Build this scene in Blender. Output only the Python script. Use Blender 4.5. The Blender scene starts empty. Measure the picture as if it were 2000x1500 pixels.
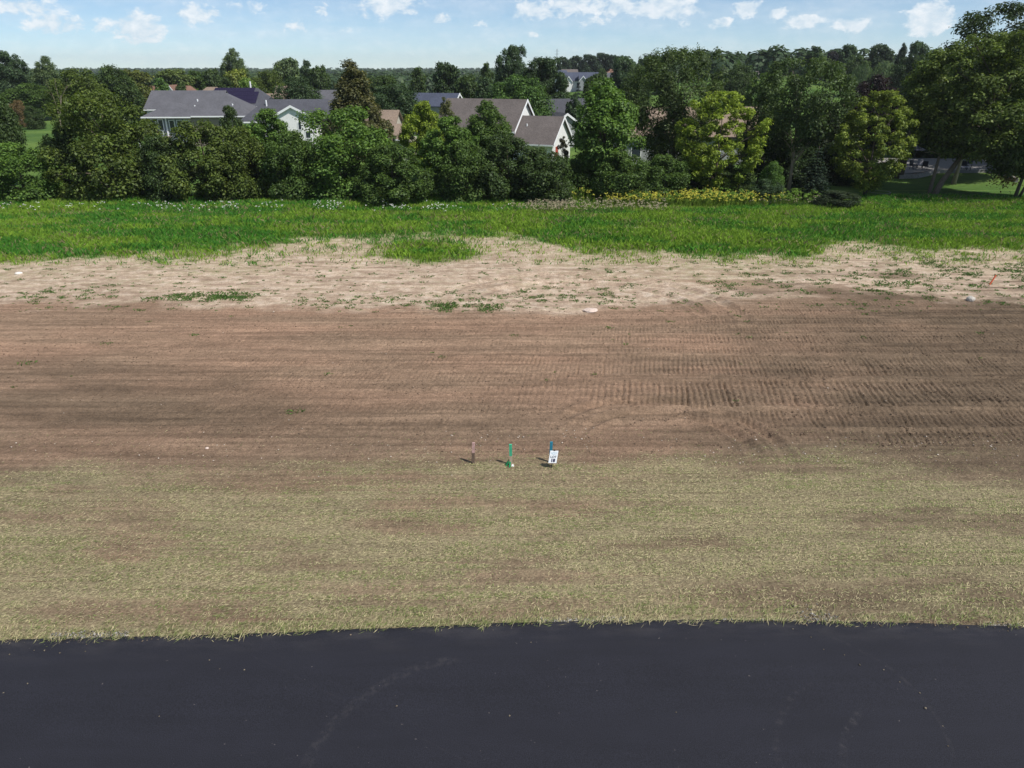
import bpy, math, random
import numpy as np
from mathutils import Vector, Matrix

# ------------------------------------------------------------------ camera
H_CAM, F_PX, HORIZON = 12.5, 1390.0, 130.0          # metres, focal length and horizon row for a 2000x1500 frame
PITCH = math.atan((750 - HORIZON) / F_PX)
CP, SP = math.cos(PITCH), math.sin(PITCH)
scene = bpy.context.scene
COL = scene.collection
cam_d = bpy.data.cameras.new('camera')
cam = bpy.data.objects.new('camera', cam_d)
COL.objects.link(cam)
cam.location = (0, 0, H_CAM)
cam.rotation_euler = (math.pi / 2 - PITCH, 0, 0)
cam_d.sensor_width = 36.0
cam_d.lens = 36.0 * F_PX / 2000.0
cam_d.clip_start, cam_d.clip_end = 0.3, 12000
scene.camera = cam

# ------------------------------------------------------------------ sun, sky, exposure
SUN_ELEV, SUN_AZ = math.radians(55), math.radians(124)     # azimuth clockwise from +Y (view direction): right and slightly behind
sd = bpy.data.lights.new('sun', 'SUN')
sd.energy, sd.angle, sd.color = 4.3, math.radians(0.55), (1.0, 0.955, 0.89)
sun = bpy.data.objects.new('sun', sd)
COL.objects.link(sun)
to_sun = Vector((math.sin(SUN_AZ) * math.cos(SUN_ELEV), math.cos(SUN_AZ) * math.cos(SUN_ELEV), math.sin(SUN_ELEV)))
sun.rotation_euler = to_sun.to_track_quat('Z', 'Y').to_euler()
sun.location = to_sun * 100

scene.view_settings.view_transform = 'Standard'
scene.view_settings.look = 'None'
scene.view_settings.exposure = 0.3
scene.view_settings.gamma = 1.0
scene.view_settings.use_curve_mapping = False
scene.render.engine = 'CYCLES'
scene.cycles.max_bounces = 6
scene.cycles.diffuse_bounces = 3
scene.cycles.transmission_bounces = 4
scene.cycles.volume_bounces = 0
scene.cycles.use_denoising = True
scene.cycles.sample_clamp_indirect = 6.0

world = bpy.data.worlds.new('World')
scene.world = world
world.use_nodes = True
SKY_STRENGTH = 0.083

def px_dir(px, py):
    """azimuth and elevation of a view direction of the photograph"""
    x, u = (px - 1000) / F_PX, (750 - py) / F_PX
    d = Vector((x, CP + u * SP, -SP + u * CP)).normalized()
    return math.atan2(d.x, d.y), math.asin(d.z)

class NT:
    """small helper to write node trees as expressions"""
    def __init__(s, tree): s.t, s.n, s.l = tree, tree.nodes, tree.links
    def new(s, kind, **kw):
        n = s.n.new(kind)
        for k, v in kw.items(): setattr(n, k, v)
        return n
    def put(s, sock, v):
        if isinstance(v, bpy.types.NodeSocket): s.l.new(v, sock)
        elif isinstance(v, (tuple, list)) and sock.type == 'RGBA' and len(v) == 3: sock.default_value = (*v, 1)
        else: sock.default_value = v
    def m(s, op, a, b=0.0, c=0.0, clamp=False):
        n = s.new('ShaderNodeMath', operation=op, use_clamp=clamp)
        s.put(n.inputs[0], a); s.put(n.inputs[1], b); s.put(n.inputs[2], c)
        return n.outputs[0]
    def mix(s, f, a, b, blend='MIX'):
        n = s.new('ShaderNodeMix', data_type='RGBA', blend_type=blend)
        s.put(n.inputs[0], f); s.put(n.inputs[6], a); s.put(n.inputs[7], b)
        return n.outputs[2]
    def step(s, v, lo, hi, a=0.0, b=1.0):
        n = s.new('ShaderNodeMapRange', interpolation_type='SMOOTHSTEP')
        s.put(n.inputs[0], v); s.put(n.inputs[1], lo); s.put(n.inputs[2], hi); s.put(n.inputs[3], a); s.put(n.inputs[4], b)
        return n.outputs[0]
    def noise(s, vec, scale, detail=4, rough=0.55, dist=0.0):
        n = s.new('ShaderNodeTexNoise')
        s.put(n.inputs['Vector'], vec)
        n.inputs['Scale'].default_value = scale; n.inputs['Detail'].default_value = detail
        n.inputs['Roughness'].default_value = rough; n.inputs['Distortion'].default_value = dist
        return n.outputs[0]
    def scaled(s, vec, sc, loc=(0, 0, 0)):
        n = s.new('ShaderNodeMapping')
        s.put(n.inputs[0], vec); n.inputs['Scale'].default_value = sc; n.inputs['Location'].default_value = loc
        return n.outputs[0]
    def xyz(s, vec):
        n = s.new('ShaderNodeSeparateXYZ'); s.put(n.inputs[0], vec); return n.outputs
    def comb(s, x, y, z):
        n = s.new('ShaderNodeCombineXYZ'); s.put(n.inputs[0], x); s.put(n.inputs[1], y); s.put(n.inputs[2], z); return n.outputs[0]
    def bump(s, h, strength, dist):
        n = s.new('ShaderNodeBump'); s.put(n.inputs['Height'], h)
        n.inputs['Strength'].default_value = strength; n.inputs['Distance'].default_value = dist
        return n.outputs[0]

w = NT(world.node_tree)
w.n.clear()
sky = w.new('ShaderNodeTexSky', sky_type='NISHITA')
sky.sun_disc = False
sky.sun_elevation, sky.sun_rotation = SUN_ELEV, SUN_AZ
sky.altitude, sky.air_density, sky.dust_density, sky.ozone_density = 200, 0.62, 0.0, 1.1
tc = w.new('ShaderNodeTexCoord')
dirv = tc.outputs['Generated']
dx, dy, dz = w.xyz(dirv)
az = w.m('ARCTAN2', dx, dy)
el = w.m('ARCSINE', dz)
# cumulus: rows of small heaps low over the horizon (direction, half-width, half-height in photograph pixels, weight)
CLOUDS = [(1040, 18, 45, 20, 1.0), (1120, 10, 60, 22, 1.0), (1200, 12, 60, 20, 1.0), (1290, 12, 75, 24, 1.1), (1350, 18, 30, 12, .9),
          (1160, 42, 40, 12, .8), (1460, 16, 26, 16, 1.1), (1522, 24, 18, 14, .9), (1565, 42, 42, 13, 1.0), (1665, 48, 34, 14, 1.1),
          (1410, 46, 26, 12, .8), (1815, 36, 36, 28, 1.35), (1775, 18, 24, 10, .6), (760, 10, 65, 20, 1.0), (860, 36, 22, 12, .8),
          (935, 46, 24, 9, .7), (720, 32, 34, 12, .6), (628, 18, 16, 12, .8), (380, 28, 42, 20, .9), (415, 24, 20, 10, .8),
          (272, 55, 44, 28, 1.1), (205, 52, 26, 14, .7), (105, 45, 48, 20, .9), (45, 12, 55, 18, .9), (575, 52, 36, 16, .7),
          (480, 14, 50, 14, .6), (660, 58, 30, 10, .5), (1040, 68, 40, 8, .5), (1330, 48, 50, 8, .5), (-150, 30, 80, 22, 1), (2150, 26, 90, 24, 1),
          (2400, 40, 70, 18, 1), (-400, 20, 90, 20, 1)]
dens = None
K = 1.0 / F_PX
for (cx, cy, hw, hh, wt) in CLOUDS:
    a0, e0 = px_dir(cx, cy)
    u = w.m('MULTIPLY', w.m('SUBTRACT', az, a0), 1 / (hw * K * 1.25))
    v = w.m('MULTIPLY', w.m('SUBTRACT', el, e0), 1 / (hh * K * 1.25))
    r2 = w.m('ADD', w.m('MULTIPLY', u, u), w.m('MULTIPLY', v, v))
    b = w.m('MULTIPLY', w.m('SUBTRACT', 1.0, r2, clamp=True), wt)
    dens = b if dens is None else w.m('MAXIMUM', dens, b)
vec = w.comb(w.m('MULTIPLY', az, 60.0), w.m('MULTIPLY', el, 95.0), 0.0)
n1 = w.noise(vec, 0.9, 7, 0.62, 0.3)
low = w.m('ADD', w.m('MULTIPLY', dens, 0.95), w.m('MULTIPLY', w.m('SUBTRACT', n1, 0.60), 2.1))
low = w.m('MULTIPLY', w.step(low, 0.05, 0.7), w.step(dens, 0.0, 0.45))
# the same scattered cumulus overhead, outside the frame
hz = w.m('MAXIMUM', w.m('ADD', dz, 0.12), 0.05)
pvec = w.comb(w.m('DIVIDE', dx, hz), w.m('DIVIDE', dy, hz), 0.0)
n2 = w.noise(pvec, 1.3, 7, 0.58, 0.2)
high = w.m('MULTIPLY', w.step(n2, 0.56, 0.72), w.step(el, 0.09, 0.2))
thin = w.m('MULTIPLY', w.step(w.noise(w.comb(w.m('MULTIPLY', az, 9.0), w.m('MULTIPLY', el, 45.0), 3.0), 1.0, 5, 0.6), 0.15, 0.85), 0.5)
cover = w.m('MULTIPLY', w.m('MAXIMUM', w.m('MAXIMUM', low, high), thin), 0.85)
SKY_TINT = (0.88, 1.0, 1.09)
skyc = w.mix(1.0, sky.outputs[0], SKY_TINT, 'MULTIPLY')
cloudc = w.mix(w.step(n1, 0.35, 0.75), (6.9, 8.0, 8.9), (9.9, 10.1, 10.3))
bg = w.new('ShaderNodeBackground')
w.put(bg.inputs[0], w.mix(cover, skyc, cloudc))
bg.inputs[1].default_value = SKY_STRENGTH
wo = w.new('ShaderNodeOutputWorld')
w.l.new(bg.outputs[0], wo.inputs[0])

# ------------------------------------------------------------------ geometry helpers
def gp(px, py, z=0.0):
    """ground point seen at a photograph pixel"""
    x, u = (px - 1000) / F_PX, (750 - py) / F_PX
    fy, fz = CP + u * SP, -SP + u * CP
    t = (z - H_CAM) / fz
    return Vector((x * t, fy * t, z))
def pd(px, py, Y):
    """point at forward distance Y seen at a photograph pixel"""
    x, u = (px - 1000) / F_PX, (750 - py) / F_PX
    fy, fz = CP + u * SP, -SP + u * CP
    t = Y / fy
    return Vector((x * t, Y, H_CAM + fz * t))
def depth(Y, z): return Y * CP - (z - H_CAM) * SP
def topix(x, y, z=0.0):
    d = y * CP - (z - H_CAM) * SP
    u = y * SP + (z - H_CAM) * CP
    return 1000 + F_PX * x / d, 750 - F_PX * u / d

def ss(a, b, v):
    t = np.clip((np.asarray(v, float) - a) / (b - a), 0, 1)
    return t * t * (3 - 2 * t)
def _hash(ix, iy, seed):
    h = (ix.astype(np.int64) * 374761393 + iy.astype(np.int64) * 668265263 + seed * 1442695041) & 0xFFFFFFFF
    h = ((h ^ (h >> 13)) * 1274126177) & 0xFFFFFFFF
    h = h ^ (h >> 16)
    return (h & 0xFFFFFF) / float(0xFFFFFF)
def vn(x, y, seed=0):
    x, y = np.asarray(x, float), np.asarray(y, float)
    ix, iy = np.floor(x), np.floor(y)
    fx, fy = x - ix, y - iy
    fx, fy = fx * fx * (3 - 2 * fx), fy * fy * (3 - 2 * fy)
    a, b = _hash(ix, iy, seed), _hash(ix + 1, iy, seed)
    c, d = _hash(ix, iy + 1, seed), _hash(ix + 1, iy + 1, seed)
    return (a * (1 - fx) + b * fx) * (1 - fy) + (c * (1 - fx) + d * fx) * fy
def fbm(x, y, seed=0, o=4):
    s, a, t = 0, 1.0, 0
    for i in range(o):
        s = s + a * vn(x * 2 ** i, y * 2 ** i, seed + i * 17); t += a; a *= 0.5
    return s / t

def terrain(x, y):
    """height of the land: flat by the lot, a low hill far off to the right"""
    z = 7.8 * ss(135, 300, y) * ss(-15, 95, x) * (1 - 0.8 * ss(480, 900, y))
    return z + 1.2 * ss(300, 900, y) * (fbm(np.asarray(x) / 260., np.asarray(y) / 260., 5, 3) - 0.5)

def mesh_np(name, V, Fq, attrs=None, smooth=False):
    """mesh from numpy vertices and equal-sided faces; attrs = {name: (kind, domain, array)}"""
    me = bpy.data.meshes.new(name)
    V = np.asarray(V, np.float32); Fq = np.asarray(Fq, np.int32)
    n, k = Fq.shape
    me.vertices.add(len(V)); me.vertices.foreach_set('co', V.ravel())
    me.loops.add(n * k); me.loops.foreach_set('vertex_index', Fq.ravel())
    me.polygons.add(n)
    me.polygons.foreach_set('loop_start', np.arange(0, n * k, k, dtype=np.int32))
    if smooth: me.polygons.foreach_set('use_smooth', np.ones(n, bool))
    for an, (kind, dom, arr) in (attrs or {}).items():
        at = me.attributes.new(an, kind, dom)
        at.data.foreach_set('color' if kind == 'FLOAT_COLOR' else 'value', np.asarray(arr, np.float32).ravel())
    me.update(); me.validate()
    return me

class MB:
    """collects boxes, slabs and tubes into one mesh"""
    def __init__(s): s.v, s.f = [], []
    def face(s, pts):
        i = len(s.v); s.v += [tuple(p) for p in pts]; s.f.append(tuple(range(i, i + len(pts))))
        return s
    def hexa(s, lo, hi):
        i = len(s.v); s.v += [tuple(p) for p in lo] + [tuple(p) for p in hi]; n = len(lo)
        s.f.append(tuple(range(i + n - 1, i - 1, -1))); s.f.append(tuple(range(i + n, i + 2 * n)))
        for k in range(n): s.f.append((i + k, i + (k + 1) % n, i + n + (k + 1) % n, i + n + k))
        return s
    def box(s, x0, x1, y0, y1, z0, z1):
        return s.hexa([(x0, y0, z0), (x1, y0, z0), (x1, y1, z0), (x0, y1, z0)], [(x0, y0, z1), (x1, y0, z1), (x1, y1, z1), (x0, y1, z1)])
    def tube(s, pts, rad, n=7, cap=True):
        pts = [Vector(p) for p in pts]; i0 = len(s.v); m = len(pts)
        ref = Vector((0.31, 0.87, 0.12))
        for k, p in enumerate(pts):
            t = (pts[min(k + 1, m - 1)] - pts[max(k - 1, 0)]).normalized()
            a = t.cross(ref)
            if a.length < 1e-3: a = t.cross(Vector((1, 0, 0)))
            a.normalize(); b = t.cross(a)
            r = rad[k] if isinstance(rad, (list, tuple)) else rad
            for j in range(n):
                th = 2 * math.pi * j / n
                s.v.append(tuple(p + a * (r * math.cos(th)) + b * (r * math.sin(th))))
        for k in range(m - 1):
            for j in range(n):
                s.f.append((i0 + k * n + j, i0 + k * n + (j + 1) % n, i0 + (k + 1) * n + (j + 1) % n, i0 + (k + 1) * n + j))
        if cap:
            s.f.append(tuple(i0 + j for j in range(n - 1, -1, -1))); s.f.append(tuple(i0 + (m - 1) * n + j for j in range(n)))
        return s
    def mesh(s, name, mat=None, smooth=False):
        me = bpy.data.meshes.new(name); me.from_pydata(s.v, [], s.f)
        if smooth: me.polygons.foreach_set('use_smooth', [True] * len(me.polygons))
        if mat: me.materials.append(mat)
        me.update(); return me
    def build(s, name, mat, parent=None, smooth=False):
        return link(name, s.mesh(name, mat, smooth), parent)

def link(name, me, parent=None, loc=None):
    o = bpy.data.objects.new(name, me); COL.objects.link(o)
    if parent: o.parent = parent
    if loc is not None: o.location = loc
    return o
def empty(name, loc, rz=0.0):
    o = bpy.data.objects.new(name, None); COL.objects.link(o)
    o.location = loc; o.rotation_euler = (0, 0, rz); o.empty_display_size = 0.3
    return o
def tag(o, label, cat, group=None):
    o['label'] = label; o['category'] = cat
    if group: o['group'] = group
    return o
def structure(o, label=None):
    o['kind'] = 'structure'
    if label: o['label'] = label
    return o
def stuff(o, label, cat):
    o['kind'] = 'stuff'; o['label'] = label; o['category'] = cat
    return o

# ------------------------------------------------------------------ materials
def material(name):
    m = bpy.data.materials.new(name); m.use_nodes = True
    t = NT(m.node_tree); b = m.node_tree.nodes['Principled BSDF']
    return m, t, b
def plain(name, col, rough=0.7, var=0.12, scale=6.0, metal=0.0, stretch=(1, 1, 1), spec=0.3):
    m, t, b = material(name)
    co = t.new('ShaderNodeTexCoord').outputs['Object']
    n = t.noise(t.scaled(co, stretch), scale, 5, 0.6)
    f = t.step(n, 0.25, 0.75, 1 - var, 1 + var)
    t.put(b.inputs['Base Color'], t.mix(1.0, (*col,), t.comb(f, f, f), 'MULTIPLY'))
    b.inputs['Roughness'].default_value = rough; b.inputs['Metallic'].default_value = metal
    b.inputs['Specular IOR Level'].default_value = spec
    return m
def siding(name, col):
    m, t, b = material(name)
    co = t.new('ShaderNodeTexCoord').outputs['Object']
    z = t.xyz(co)[2]
    saw = t.m('FRACT', t.m('MULTIPLY', z, 6.0))
    f = t.step(t.noise(co, 2.5, 4), 0.3, 0.7, 0.94, 1.04)
    t.put(b.inputs['Base Color'], t.mix(1.0, col, t.comb(f, f, f), 'MULTIPLY'))
    b.inputs['Roughness'].default_value = 0.6
    t.put(b.inputs['Normal'], t.bump(saw, 0.5, 0.02))
    return m
def shingles(name, col):
    m, t, b = material(name)
    co = t.new('ShaderNodeTexCoord').outputs['Object']
    n1 = t.noise(t.scaled(co, (2.2, 2.2, 6.0)), 2.0, 3, 0.7)
    n2 = t.noise(co, 0.45, 3)
    f = t.m('MULTIPLY', t.step(n1, 0.3, 0.7, 0.78, 1.2), t.step(n2, 0.3, 0.7, 0.9, 1.08))
    t.put(b.inputs['Base Color'], t.mix(1.0, col, t.comb(f, f, f), 'MULTIPLY'))
    b.inputs['Roughness'].default_value = 0.9; b.inputs['Specular IOR Level'].default_value = 0.2
    row = t.m('FRACT', t.m('MULTIPLY', t.xyz(co)[2], 9.0))
    t.put(b.inputs['Normal'], t.bump(t.m('ADD', row, n1), 0.5, 0.03))
    return m
def leafy(name, trans=0.32, rough=0.55):
    """foliage: colour from the object, per-leaf variation, some light passing through"""
    m, t, b = material(name)
    t.n.remove(b)
    oi = t.new('ShaderNodeObjectInfo')
    at = t.new('ShaderNodeAttribute', attribute_name='lr'); r = at.outputs['Fac']
    co = t.new('ShaderNodeTexCoord').outputs['Object']
    f = t.m('MULTIPLY', t.step(r, 0.0, 1.0, 0.68, 1.48), t.step(t.noise(co, 0.55, 3), 0.3, 0.7, 0.78, 1.2))
    c = t.mix(1.0, oi.outputs['Color'], t.comb(f, f, f), 'MULTIPLY')
    c = t.mix(t.step(r, 0.75, 1.0, 0.0, 0.35), c, t.mix(1.0, c, (1.7, 1.25, 0.75), 'MULTIPLY'))
    d = t.new('ShaderNodeBsdfDiffuse'); t.put(d.inputs[0], c)
    tr = t.new('ShaderNodeBsdfTranslucent'); t.put(tr.inputs[0], t.mix(1.0, c, (1.35, 1.45, 0.7), 'MULTIPLY'))
    g = t.new('ShaderNodeBsdfGlossy'); g.inputs[1].default_value = rough; t.put(g.inputs[0], (0.6, 0.65, 0.6))
    m1 = t.new('ShaderNodeMixShader'); m1.inputs[0].default_value = trans
    t.l.new(d.outputs[0], m1.inputs[1]); t.l.new(tr.outputs[0], m1.inputs[2])
    m2 = t.new('ShaderNodeMixShader'); m2.inputs[0].default_value = 0.025
    t.l.new(m1.outputs[0], m2.inputs[1]); t.l.new(g.outputs[0], m2.inputs[2])
    t.l.new(m2.outputs[0], t.n['Material Output'].inputs[0])
    return m
def faced(name, trans=0.25, rough=0.8):
    """blades and straws: colour stored on each piece"""
    m, t, b = material(name)
    t.n.remove(b)
    c = t.new('ShaderNodeAttribute', attribute_name='fc').outputs['Color']
    d = t.new('ShaderNodeBsdfDiffuse'); t.put(d.inputs[0], c)
    tr = t.new('ShaderNodeBsdfTranslucent'); t.put(tr.inputs[0], c)
    m1 = t.new('ShaderNodeMixShader'); m1.inputs[0].default_value = trans
    t.l.new(d.outputs[0], m1.inputs[1]); t.l.new(tr.outputs[0], m1.inputs[2])
    t.l.new(m1.outputs[0], t.n['Material Output'].inputs[0])
    return m

M_leaf = leafy('foliage')
M_needle = leafy('needles', 0.12)
M_blade = faced('blades', 0.35)
M_straw = faced('straw', 0.15)
M_bark = plain('bark', (0.085, 0.068, 0.052), 0.95, 0.35, 5, stretch=(3, 3, .6))
M_bark_pale = plain('pale_bark', (0.30, 0.245, 0.185), 0.95, 0.25, 5, stretch=(3, 3, .6))
M_bark_mid = plain('grey_brown_bark', (0.15, 0.122, 0.095), 0.95, 0.3, 5, stretch=(3, 3, .6))
M_twig = plain('dry_twigs', (0.17, 0.14, 0.11), 0.95, 0.2, 5)
M_trim = plain('white_trim', (0.78, 0.79, 0.80), 0.5, 0.03)
M_white = siding('white_siding', (0.80, 0.80, 0.79))
M_bluegrey = siding('blue_grey_siding', (0.17, 0.20, 0.22))
M_taupe = siding('taupe_siding', (0.24, 0.20, 0.17))
M_beige = siding('beige_siding', (0.50, 0.46, 0.38))
M_greysid = siding('grey_siding', (0.33, 0.34, 0.35))
R_grey = shingles('grey_shingles', (0.105, 0.105, 0.118))
R_char = shingles('charcoal_shingles', (0.072, 0.074, 0.088))
R_brown = shingles('brown_grey_shingles', (0.125, 0.108, 0.102))
R_tan = shingles('tan_shingles', (0.23, 0.175, 0.135))
R_red = shingles('red_brown_shingles', (0.20, 0.115, 0.085))
R_slate = shingles('slate_blue_shingles', (0.065, 0.075, 0.11))
M_dark = plain('dark_metal', (0.02, 0.02, 0.022), 0.5)
M_concrete = plain('concrete', (0.22, 0.21, 0.20), 0.9, 0.12, 3)  # darker than bare concrete: the patio's shade is put into the colour
M_stonewall = plain('stone_blocks', (0.30, 0.28, 0.26), 0.95, 0.25, 6)
def glass_mat():
    m, t, b = material('window_glass')
    b.inputs['Base Color'].default_value = (0.03, 0.04, 0.05, 1); b.inputs['Roughness'].default_value = 0.08
    return m
M_glass = glass_mat()

# ------------------------------------------------------------------ the land
# edge of the road: points on the ground read along the photograph's asphalt edge
EDGE_PX = [(-900, 1288), (-400, 1272), (0, 1253), (300, 1246), (580, 1237), (800, 1227), (1000, 1220), (1200, 1216), (1400, 1214), (1600, 1216), (1800, 1220), (2000, 1227), (2500, 1250), (3000, 1285)]
_e = [gp(*p) for p in EDGE_PX]
EX, EY = np.array([p.x for p in _e]), np.array([p.y for p in _e])
def edge_y(x): return np.interp(x, EX, EY)

# dozer tracks: (near row, far row at the photograph's x = 1500, slope, grouser pitch, strength, first column, full column)
TRACKS = [(588, 599, .000, .19, .5, 1350, 1600), (604, 616, .004, .19, .7, 1300, 1550), (620, 634, .010, .20, .8, 1150, 1550),
          (637, 650, .006, .19, .8, 850, 1500), (655, 671, .004, .20, .9, 900, 1450), (677, 690, .002, .19, .8, 850, 1450),
          (697, 733, .002, .21, 1.05, 800, 1450), (743, 793, -.002, .25, 1.3, 850, 1450), (800, 834, -.004, .22, 1.05, 1250, 1600), (838, 868, -.008, .22, .8, 1450, 1750)]
TRACKS_FAINT = [(641, 652, 0, .2, .35), (668, 676, 0, .2, .3), (699, 713, .004, .2, .45), (726, 742, .004, .21, .5), (752, 762, 0, .2, .35), (790, 806, 0, .22, .45), (820, 832, .0, .22, .3)]
RINGS = [(gp(1295, 885), 3.25, .30), (gp(1295, 885), 4.35, .30), (gp(1130, 622), 7.0, .4), (gp(1130, 622), 9.0, .4)]

def lot_height(x, y):
    x, y = np.broadcast_arrays(np.asarray(x, float), np.asarray(y, float))
    px, py = topix(x, y)
    z = 0.10 * (fbm(x / 9, y / 5, 3, 3) - .5) + (.018 + .032 * ss(590, 620, py)) * (fbm(x / 2.5, y / .55, 8, 3) - .5)
    soil = ss(905, 870, py) * (.3 + .7 * ss(585, 612, py)) * ss(480, 530, py)
    crumb = fbm(x / .16, y / .2, 21, 3) - .5
    z = z + soil * 0.045 * crumb * (0.5 + ss(.45, .7, fbm(x / 3, y / .8, 31, 2)))
    z = z + soil * 0.055 * (fbm(x / 7, y / .30, 41, 3) - .5)
    for (r0, r1, sl, pitch, st, c0, c1) in [t for t in TRACKS] + [(*t, 150, 600) for t in TRACKS_FAINT]:
        yn, yf = gp(1500, r1).y, gp(1500, r0).y
        if st < .55 and c0 == 150: k = ss(c0, c1, px) * ss(1350, 900, px)
        else: k = ss(c0, c1, px)
        wob = .16 * (fbm(x / 7., yn + 0 * x, 51, 2) - .5) * 2
        t = y - (x - 12) * sl - wob
        mid, hw = (yn + yf) / 2, (yf - yn) / 2
        inside = ss(hw + .10, hw - .06, np.abs(t - mid)) * k * (0.7 + .35 * ss(.3, .6, fbm(x / 2.2, y / 1.1, 61, 2)))
        ph = (x - .165 * (t - mid) + .06 * np.sin(x * .7 + yn) + .16 * (fbm(x / 1.3, y / .8, int(yn * 31) % 97, 2) - .5)) / pitch
        fr = ph - np.floor(ph)
        cell = np.floor(ph); rnd = _hash(cell, 0 * cell + int(yn * 100), 5)
        groove = ss(0, .12, fr) * ss(.40, .26, fr) * (.25 + 1.0 * rnd) * ss(hw + .05, hw - .12, np.abs(t - mid + (.22 * hw) * (_hash(cell, 0 * cell + int(yn * 100), 9) - .5) * 2))
        z = z + inside * st * (-.02 - .062 * groove * (.45 + .9 * ss(.3, .65, fbm(x / .5, y / .35, 67, 2))) + .016 * ss(.5, .62, fr) * ss(1, .7, fr))
        lip = np.exp(-((np.abs(t - mid) - hw - .12) / .10) ** 2) * k
        z = z + lip * st * (.035 + .07 * crumb)
    for (c, r, wd) in RINGS:
        rr = np.hypot(x - c.x, y - c.y)
        a = ss(-.4, .5, (y - c.y) / r) * ss(1.0, .5, (c.x - x) / r) * ss(-.3, .3, (x - c.x) / r + .9)
        q = (rr - r) / wd
        z = z + a * (-.09 * np.exp(-q * q * 2.2) + .09 * np.exp(-((q - 1.25) / .45) ** 2) + .09 * np.exp(-((q + 1.25) / .45) ** 2))
    # a low bank where the grass starts and a small verge lip at the road
    z = z + .12 * ss(500, 440, py)
    return z

B_STRAW = ([-400, 0, 250, 480, 640, 800, 900, 1060, 1250, 1450, 1650, 2000, 2400], [930, 932, 908, 940, 915, 898, 890, 902, 893, 903, 892, 925, 930])
B_PALE = ([-400, 0, 200, 430, 560, 800, 950, 1180, 1300, 1420, 1600, 1750, 2000, 2400], [592, 594, 592, 600, 600, 606, 610, 612, 598, 585, 570, 578, 588, 590])
B_GRASS = ([-400, 0, 100, 250, 420, 520, 580, 700, 850, 960, 1050, 1120, 1300, 1450, 1570, 1630, 1660, 1700, 1740, 1800, 2000, 2400],
           [503, 508, 503, 500, 496, 486, 472, 470, 464, 462, 472, 488, 498, 502, 503, 474, 464, 470, 486, 490, 488, 488])
def masks(x, y):
    """what covers the lot at a ground point: straw, dry pale soil, grass, damp soil"""
    px, py = topix(x, y)
    n = fbm(x / 3.0, y / 1.4, 71, 4) - .5
    n2 = fbm(x / .8, y / .5, 77, 3) - .5
    straw = ss(-30, 42, py - np.interp(px, *B_STRAW) + n * 80 + n2 * 40)
    patch = fbm(x / 3.6, y / .7, 83, 4)
    bare = ss(.54, .70, patch) * .75
    for (cx, cy, hw, hh, k) in [(330, 1190, 230, 26, .8), (240, 1010, 170, 55, .65), (520, 945, 190, 22, .8), (1130, 935, 220, 18, .4), (1560, 1165, 330, 40, .85), (950, 1198, 130, 14, .7), (1900, 930, 220, 14, .6), (1100, 1185, 170, 14, .6), (760, 1180, 170, 14, .5)]:
        bare = np.maximum(bare, k * ss(1.25, .3, np.hypot((px - cx) / hw, (py - cy) / hh) - n * .9))
    straw = straw * (1 - .92 * bare)
    pale = ss(10, -14, py - np.interp(px, *B_PALE) + n * 34 + n2 * 16)
    # brown wheel sweeps crossing the pale strip on the right
    sweep = ss(.52, .7, fbm(x / 5, y / .9, 91, 3)) * ss(1050, 1350, px) * ss(520, 545, py)
    pale = pale * (1 - .75 * sweep)
    g = np.interp(px, *B_GRASS)
    grass = ss(10, -14, py - g + n * 26 + n2 * 26)
    isl = .9 * ss(1.35, .45, np.hypot((px - 835) / 108, (py - 493) / 20) - n * 1.6 - n2 * .9)
    grass = np.maximum(grass, isl)
    isl2 = ss(1.15, .75, np.hypot((px - 1665) / 45, (py - 462) / 12) - n * .7)
    grass = np.maximum(grass, isl2)
    hole = ss(1.2, .7, np.hypot((px - 1240) / 25, (py - 452) / 5) - n * .8)
    grass = grass * (1 - .8 * hole)
    damp = ss(1050, 1900, px + (py - 720) * .8 + n * 700) * .9
    damp = np.maximum(damp, .35 * ss(690, 860, py + n * 120)); damp = np.maximum(damp, .7 * ss(1.3, .2, np.hypot((px - 260) / 420, (py - 800) / 95) - n))
    sparse = ss(62, -6, py - g + n * 60)
    return straw, pale, grass, damp, sparse

# fine grid over the lot
def lines(segs):
    out = [segs[0][0]]
    for a, b, s in segs:
        k = max(1, int(round((b - a) / s))); out += list(np.linspace(a, b, k + 1)[1:])
    return np.array(out)
gx = lines([(-72, -34, 1.2), (-34, -14, .12), (-14, 34, .048), (34, 40, .2), (40, 72, 1.5)])
gy = lines([(11, 21.5, .3), (21.5, 30, .085), (30, 44, .12), (44, 60, .3), (60, 80, .8)])
GX, GY = np.meshgrid(gx, gy)
GZ = lot_height(GX, GY)
nx, ny = len(gx), len(gy)
idx = np.arange(nx * ny).reshape(ny, nx)
Q = np.stack([idx[:-1, :-1], idx[:-1, 1:], idx[1:, 1:], idx[1:, :-1]], -1).reshape(-1, 4)
st_, pa_, gr_, da_, sp_ = masks(GX.ravel(), GY.ravel())
zone = np.stack([st_, pa_, gr_, np.ones_like(st_)], -1)
me = mesh_np('lot_ground', np.stack([GX.ravel(), GY.ravel(), GZ.ravel()], -1), Q,
             {'zone': ('FLOAT_COLOR', 'POINT', zone), 'damp': ('FLOAT', 'POINT', da_), 'thin': ('FLOAT', 'POINT', sp_)}, smooth=True)
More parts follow.
